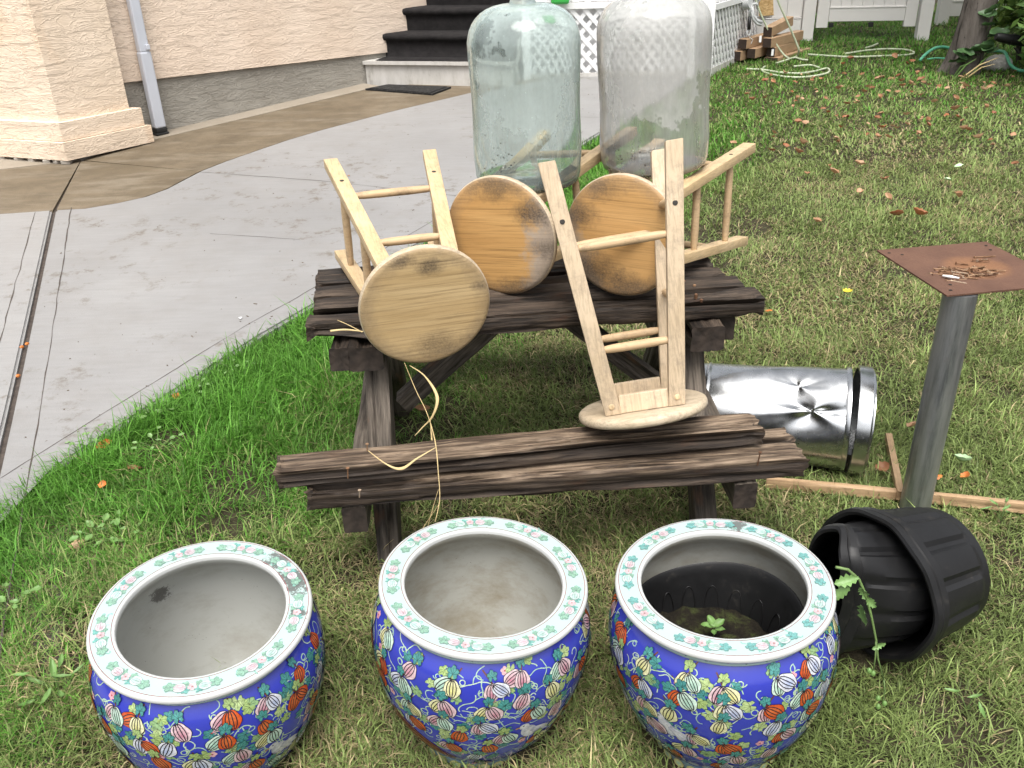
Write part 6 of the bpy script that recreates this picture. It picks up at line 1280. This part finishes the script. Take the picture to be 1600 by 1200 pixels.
# ================================================================== GRASS
def in_slab(x, y):
    e = np.array([(p.x, p.y) for p in EDGE]); ex = np.interp(y, e[:, 1], e[:, 0]); return x < ex - 0.01
def edge_dist(x, y):
    e = np.array([(p.x, p.y) for p in EDGE]); return (x - np.interp(y, e[:, 1], e[:, 0])) * 0.87
PATCH = [(380, 745, 0.16), (400, 800, 0.14), (690, 650, 0.16), (1125, 360, 0.22), (270, 690, 0.10), (1515, 1150, 0.12), (330, 830, 0.12), (620, 690, 0.12), (120, 1010, 0.12), (230, 700, 0.07)]     # bare soil
PATCHW = [(G(a, b), r) for a, b, r in PATCH]
def grass(n, y0, y1, hw, seed):
    r = nr; y = r.uniform(y0, y1, n); x = r.uniform(-1, 1, n) * (hw[0] + hw[1] * y) + 0.02 * y
    keep = ~in_slab(x, y)
    for (c, rad) in ((Vector(P1[0]), 0.155), (Vector(P2_[0]), 0.155), (Vector(P3_[0]), 0.155)): keep &= (x - c.x) ** 2 + (y - c.y) ** 2 > rad ** 2
    keep &= (x - pb.x) ** 2 + (y - pb.y) ** 2 > 0.045 ** 2
    def capsule(a, b, rad):
        d = np.array([b.x - a.x, b.y - a.y]); L2 = d @ d; t = np.clip(((x - a.x) * d[0] + (y - a.y) * d[1]) / L2, 0, 1); return (x - a.x - t * d[0]) ** 2 + (y - a.y - t * d[1]) ** 2 > rad ** 2
    keep &= capsule(ce0, ce1, 0.10) & capsule(nb_m, nb_b, 0.07)
    dpx = DC - DA; keep &= ~((y > DA.y + (x - DA.x) * dpx.y / dpx.x) & (x < DC.x + (y - DC.y) * (DB.x - DC.x) / (DB.y - DC.y))) | (y < 8)
    for (c, rad) in PATCHW: keep &= ((x - c.x) ** 2 + (y - c.y) ** 2 > (rad * (0.6 + 0.8 * fbm(x * 9, y * 9, 0, 77, 3))) ** 2) | (r.random(n) < 0.30)
    thin = fbm(x * 5, y * 5, 0, 15, 4); keep &= (thin > 0.36) | (r.random(n) < 0.45)
    return x[keep], y[keep]
def blades(xy, wscale, hmul, seed):
    x, y = xy; n = len(x); r = np.random.default_rng(seed)
    ed = edge_dist(x, y); big = fbm(x * 1.5, y * 1.5, 0, 31, 3); fine = fbm(x * 7, y * 7, 0, 33, 3)
    lush = np.clip(1.40 - (ed + (big - 0.5) * 0.8) / np.where(y > 2.25, 0.86, 0.66), 0, 1) * (y < 7.5); lush = np.maximum(lush, np.clip((y - 6.0) / 3.2, 0, 0.85) * (0.6 + 0.8 * (big - 0.3)))
    back = np.clip((y - 3.4) / 2.5, 0, 1)
    # base colours: dry thatch, olive turf, lush turf
    dry = np.array([0.34, 0.285, 0.155]); olive = np.array([0.150, 0.200, 0.062]); pale = np.array([0.245, 0.315, 0.105]); lg = np.array([0.075, 0.215, 0.024]); lg2 = np.array([0.14, 0.31, 0.05])
    mixd = np.clip((big - 0.42) * 2.2 + (fine - 0.5) * 1.2 + 0.30 - 0.10 * back, 0, 1) * (1 - lush)
    isdry = r.random(n) < mixd * 0.50 + 0.05 * (1 - lush)
    t = r.random((n, 1)); c = olive + (pale - olive) * np.clip(t * 0.8 + 0.2 * back[:, None], 0, 1); cl = lg + (lg2 - lg) * t; useL = r.random(n) < lush; c = np.where(useL[:, None], cl, c); c = np.where(isdry[:, None], dry * r.uniform(0.55, 1.25, (n, 1)), c)
    sprd = 1 - 0.45 * np.clip((y - 2.2) / 2.5, 0, 1)[:, None]; c = c * (1 + (r.uniform(0.50, 1.45, (n, 1)) - 0.97) * sprd) * (1 + (fine[:, None] - 0.5) * 0.6 * sprd)
    h = (0.024 + 0.026 * r.random(n) + 0.035 * lush * (y < 7) * r.random(n) + 0.018 * lush) * hmul * (0.7 + 0.6 * fine)
    long_ = r.random(n) < 0.06; h = np.where(long_, h * 1.7, h); c = np.where((long_ & ~useL)[:, None], c * 1.25, c)
    w = (0.0022 + 0.0024 * r.random(n) ** 2) * wscale
    # matted by wind and feet: directions almost free, leaning far over
    th = fbm(x * 1.6, y * 1.6, 0, 51, 2) * 9 + r.normal(0, 1.7, n); lean = np.clip(r.normal(0.75, 0.34, n) + 0.35 * isdry + 0.15 * (1 - lush), 0.05, 1.40)
    dx, dy = np.cos(th), np.sin(th); sx, sy = -dy, dx; zb = gz_np(x, y) + (fbm(x * 2.1, y * 2.1, 0, 3, 3) - 0.5) * 0.03 - 0.010
    L = h * 1.25
    def P(f, lz):
        a = lean * (0.35 + 0.75 * f); return x + dx * L * f * np.sin(a), y + dy * L * f * np.sin(a), zb + L * f * np.cos(a) * lz
    V = np.empty((n, 5, 3)); 
    for k, (f, ww) in enumerate(((0.0, 1.0), (0.55, 0.85))):
        px_, py_2, pz_ = P(f, 1.0); V[:, 2 * k] = np.stack([px_ - sx * w * ww / 2, py_2 - sy * w * ww / 2, pz_], 1); V[:, 2 * k + 1] = np.stack([px_ + sx * w * ww / 2, py_2 + sy * w * ww / 2, pz_], 1)
    px_, py_2, pz_ = P(1.0, 0.92); V[:, 4] = np.stack([px_, py_2, pz_], 1)
    return V, c
parts = [blades(grass(120000, 0.95, 2.0, (0.72, 0.62), 1), 1.0, 1.0, 101), blades(grass(165000, 2.0, 3.4, (0.5, 0.62), 2), 1.15, 1.0, 102), blades(grass(190000, 3.4, 5.8, (0.5, 0.62), 3), 1.6, 0.9, 103), blades(grass(230000, 5.8, 12.5, (0.5, 0.66), 4), 2.7, 0.85, 104)]
V = np.concatenate([p[0] for p in parts]); Cc = np.concatenate([p[1] for p in parts]); n = len(V)
me = bpy.data.meshes.new('lawn_grass'); me.vertices.add(5 * n); me.vertices.foreach_set('co', V.reshape(-1).astype(np.float32))
b = np.arange(n)[:, None] * 5; loops = np.concatenate([b + np.array([[0, 1, 3, 2]]), b + np.array([[2, 3, 4]])], 1).ravel(); me.loops.add(7 * n); me.loops.foreach_set('vertex_index', loops.astype(np.int32))
ls = (np.arange(n)[:, None] * 7 + np.array([[0, 4]])).ravel(); me.polygons.add(2 * n); me.polygons.foreach_set('loop_start', ls.astype(np.int32)); me.update(calc_edges=True)
a = me.color_attributes.new('col', 'FLOAT_COLOR', 'POINT'); cc = np.ones((5 * n, 4), np.float32); cc[:, :3] = np.repeat(Cc, 5, 0); a.data.foreach_set('color', cc.ravel())
go = obj('lawn_grass', me, M['grass']); go['kind'] = 'stuff'; tag(go, 'mixed green and straw coloured lawn grass beside the driveway', 'grass')
print('BLADES', n)
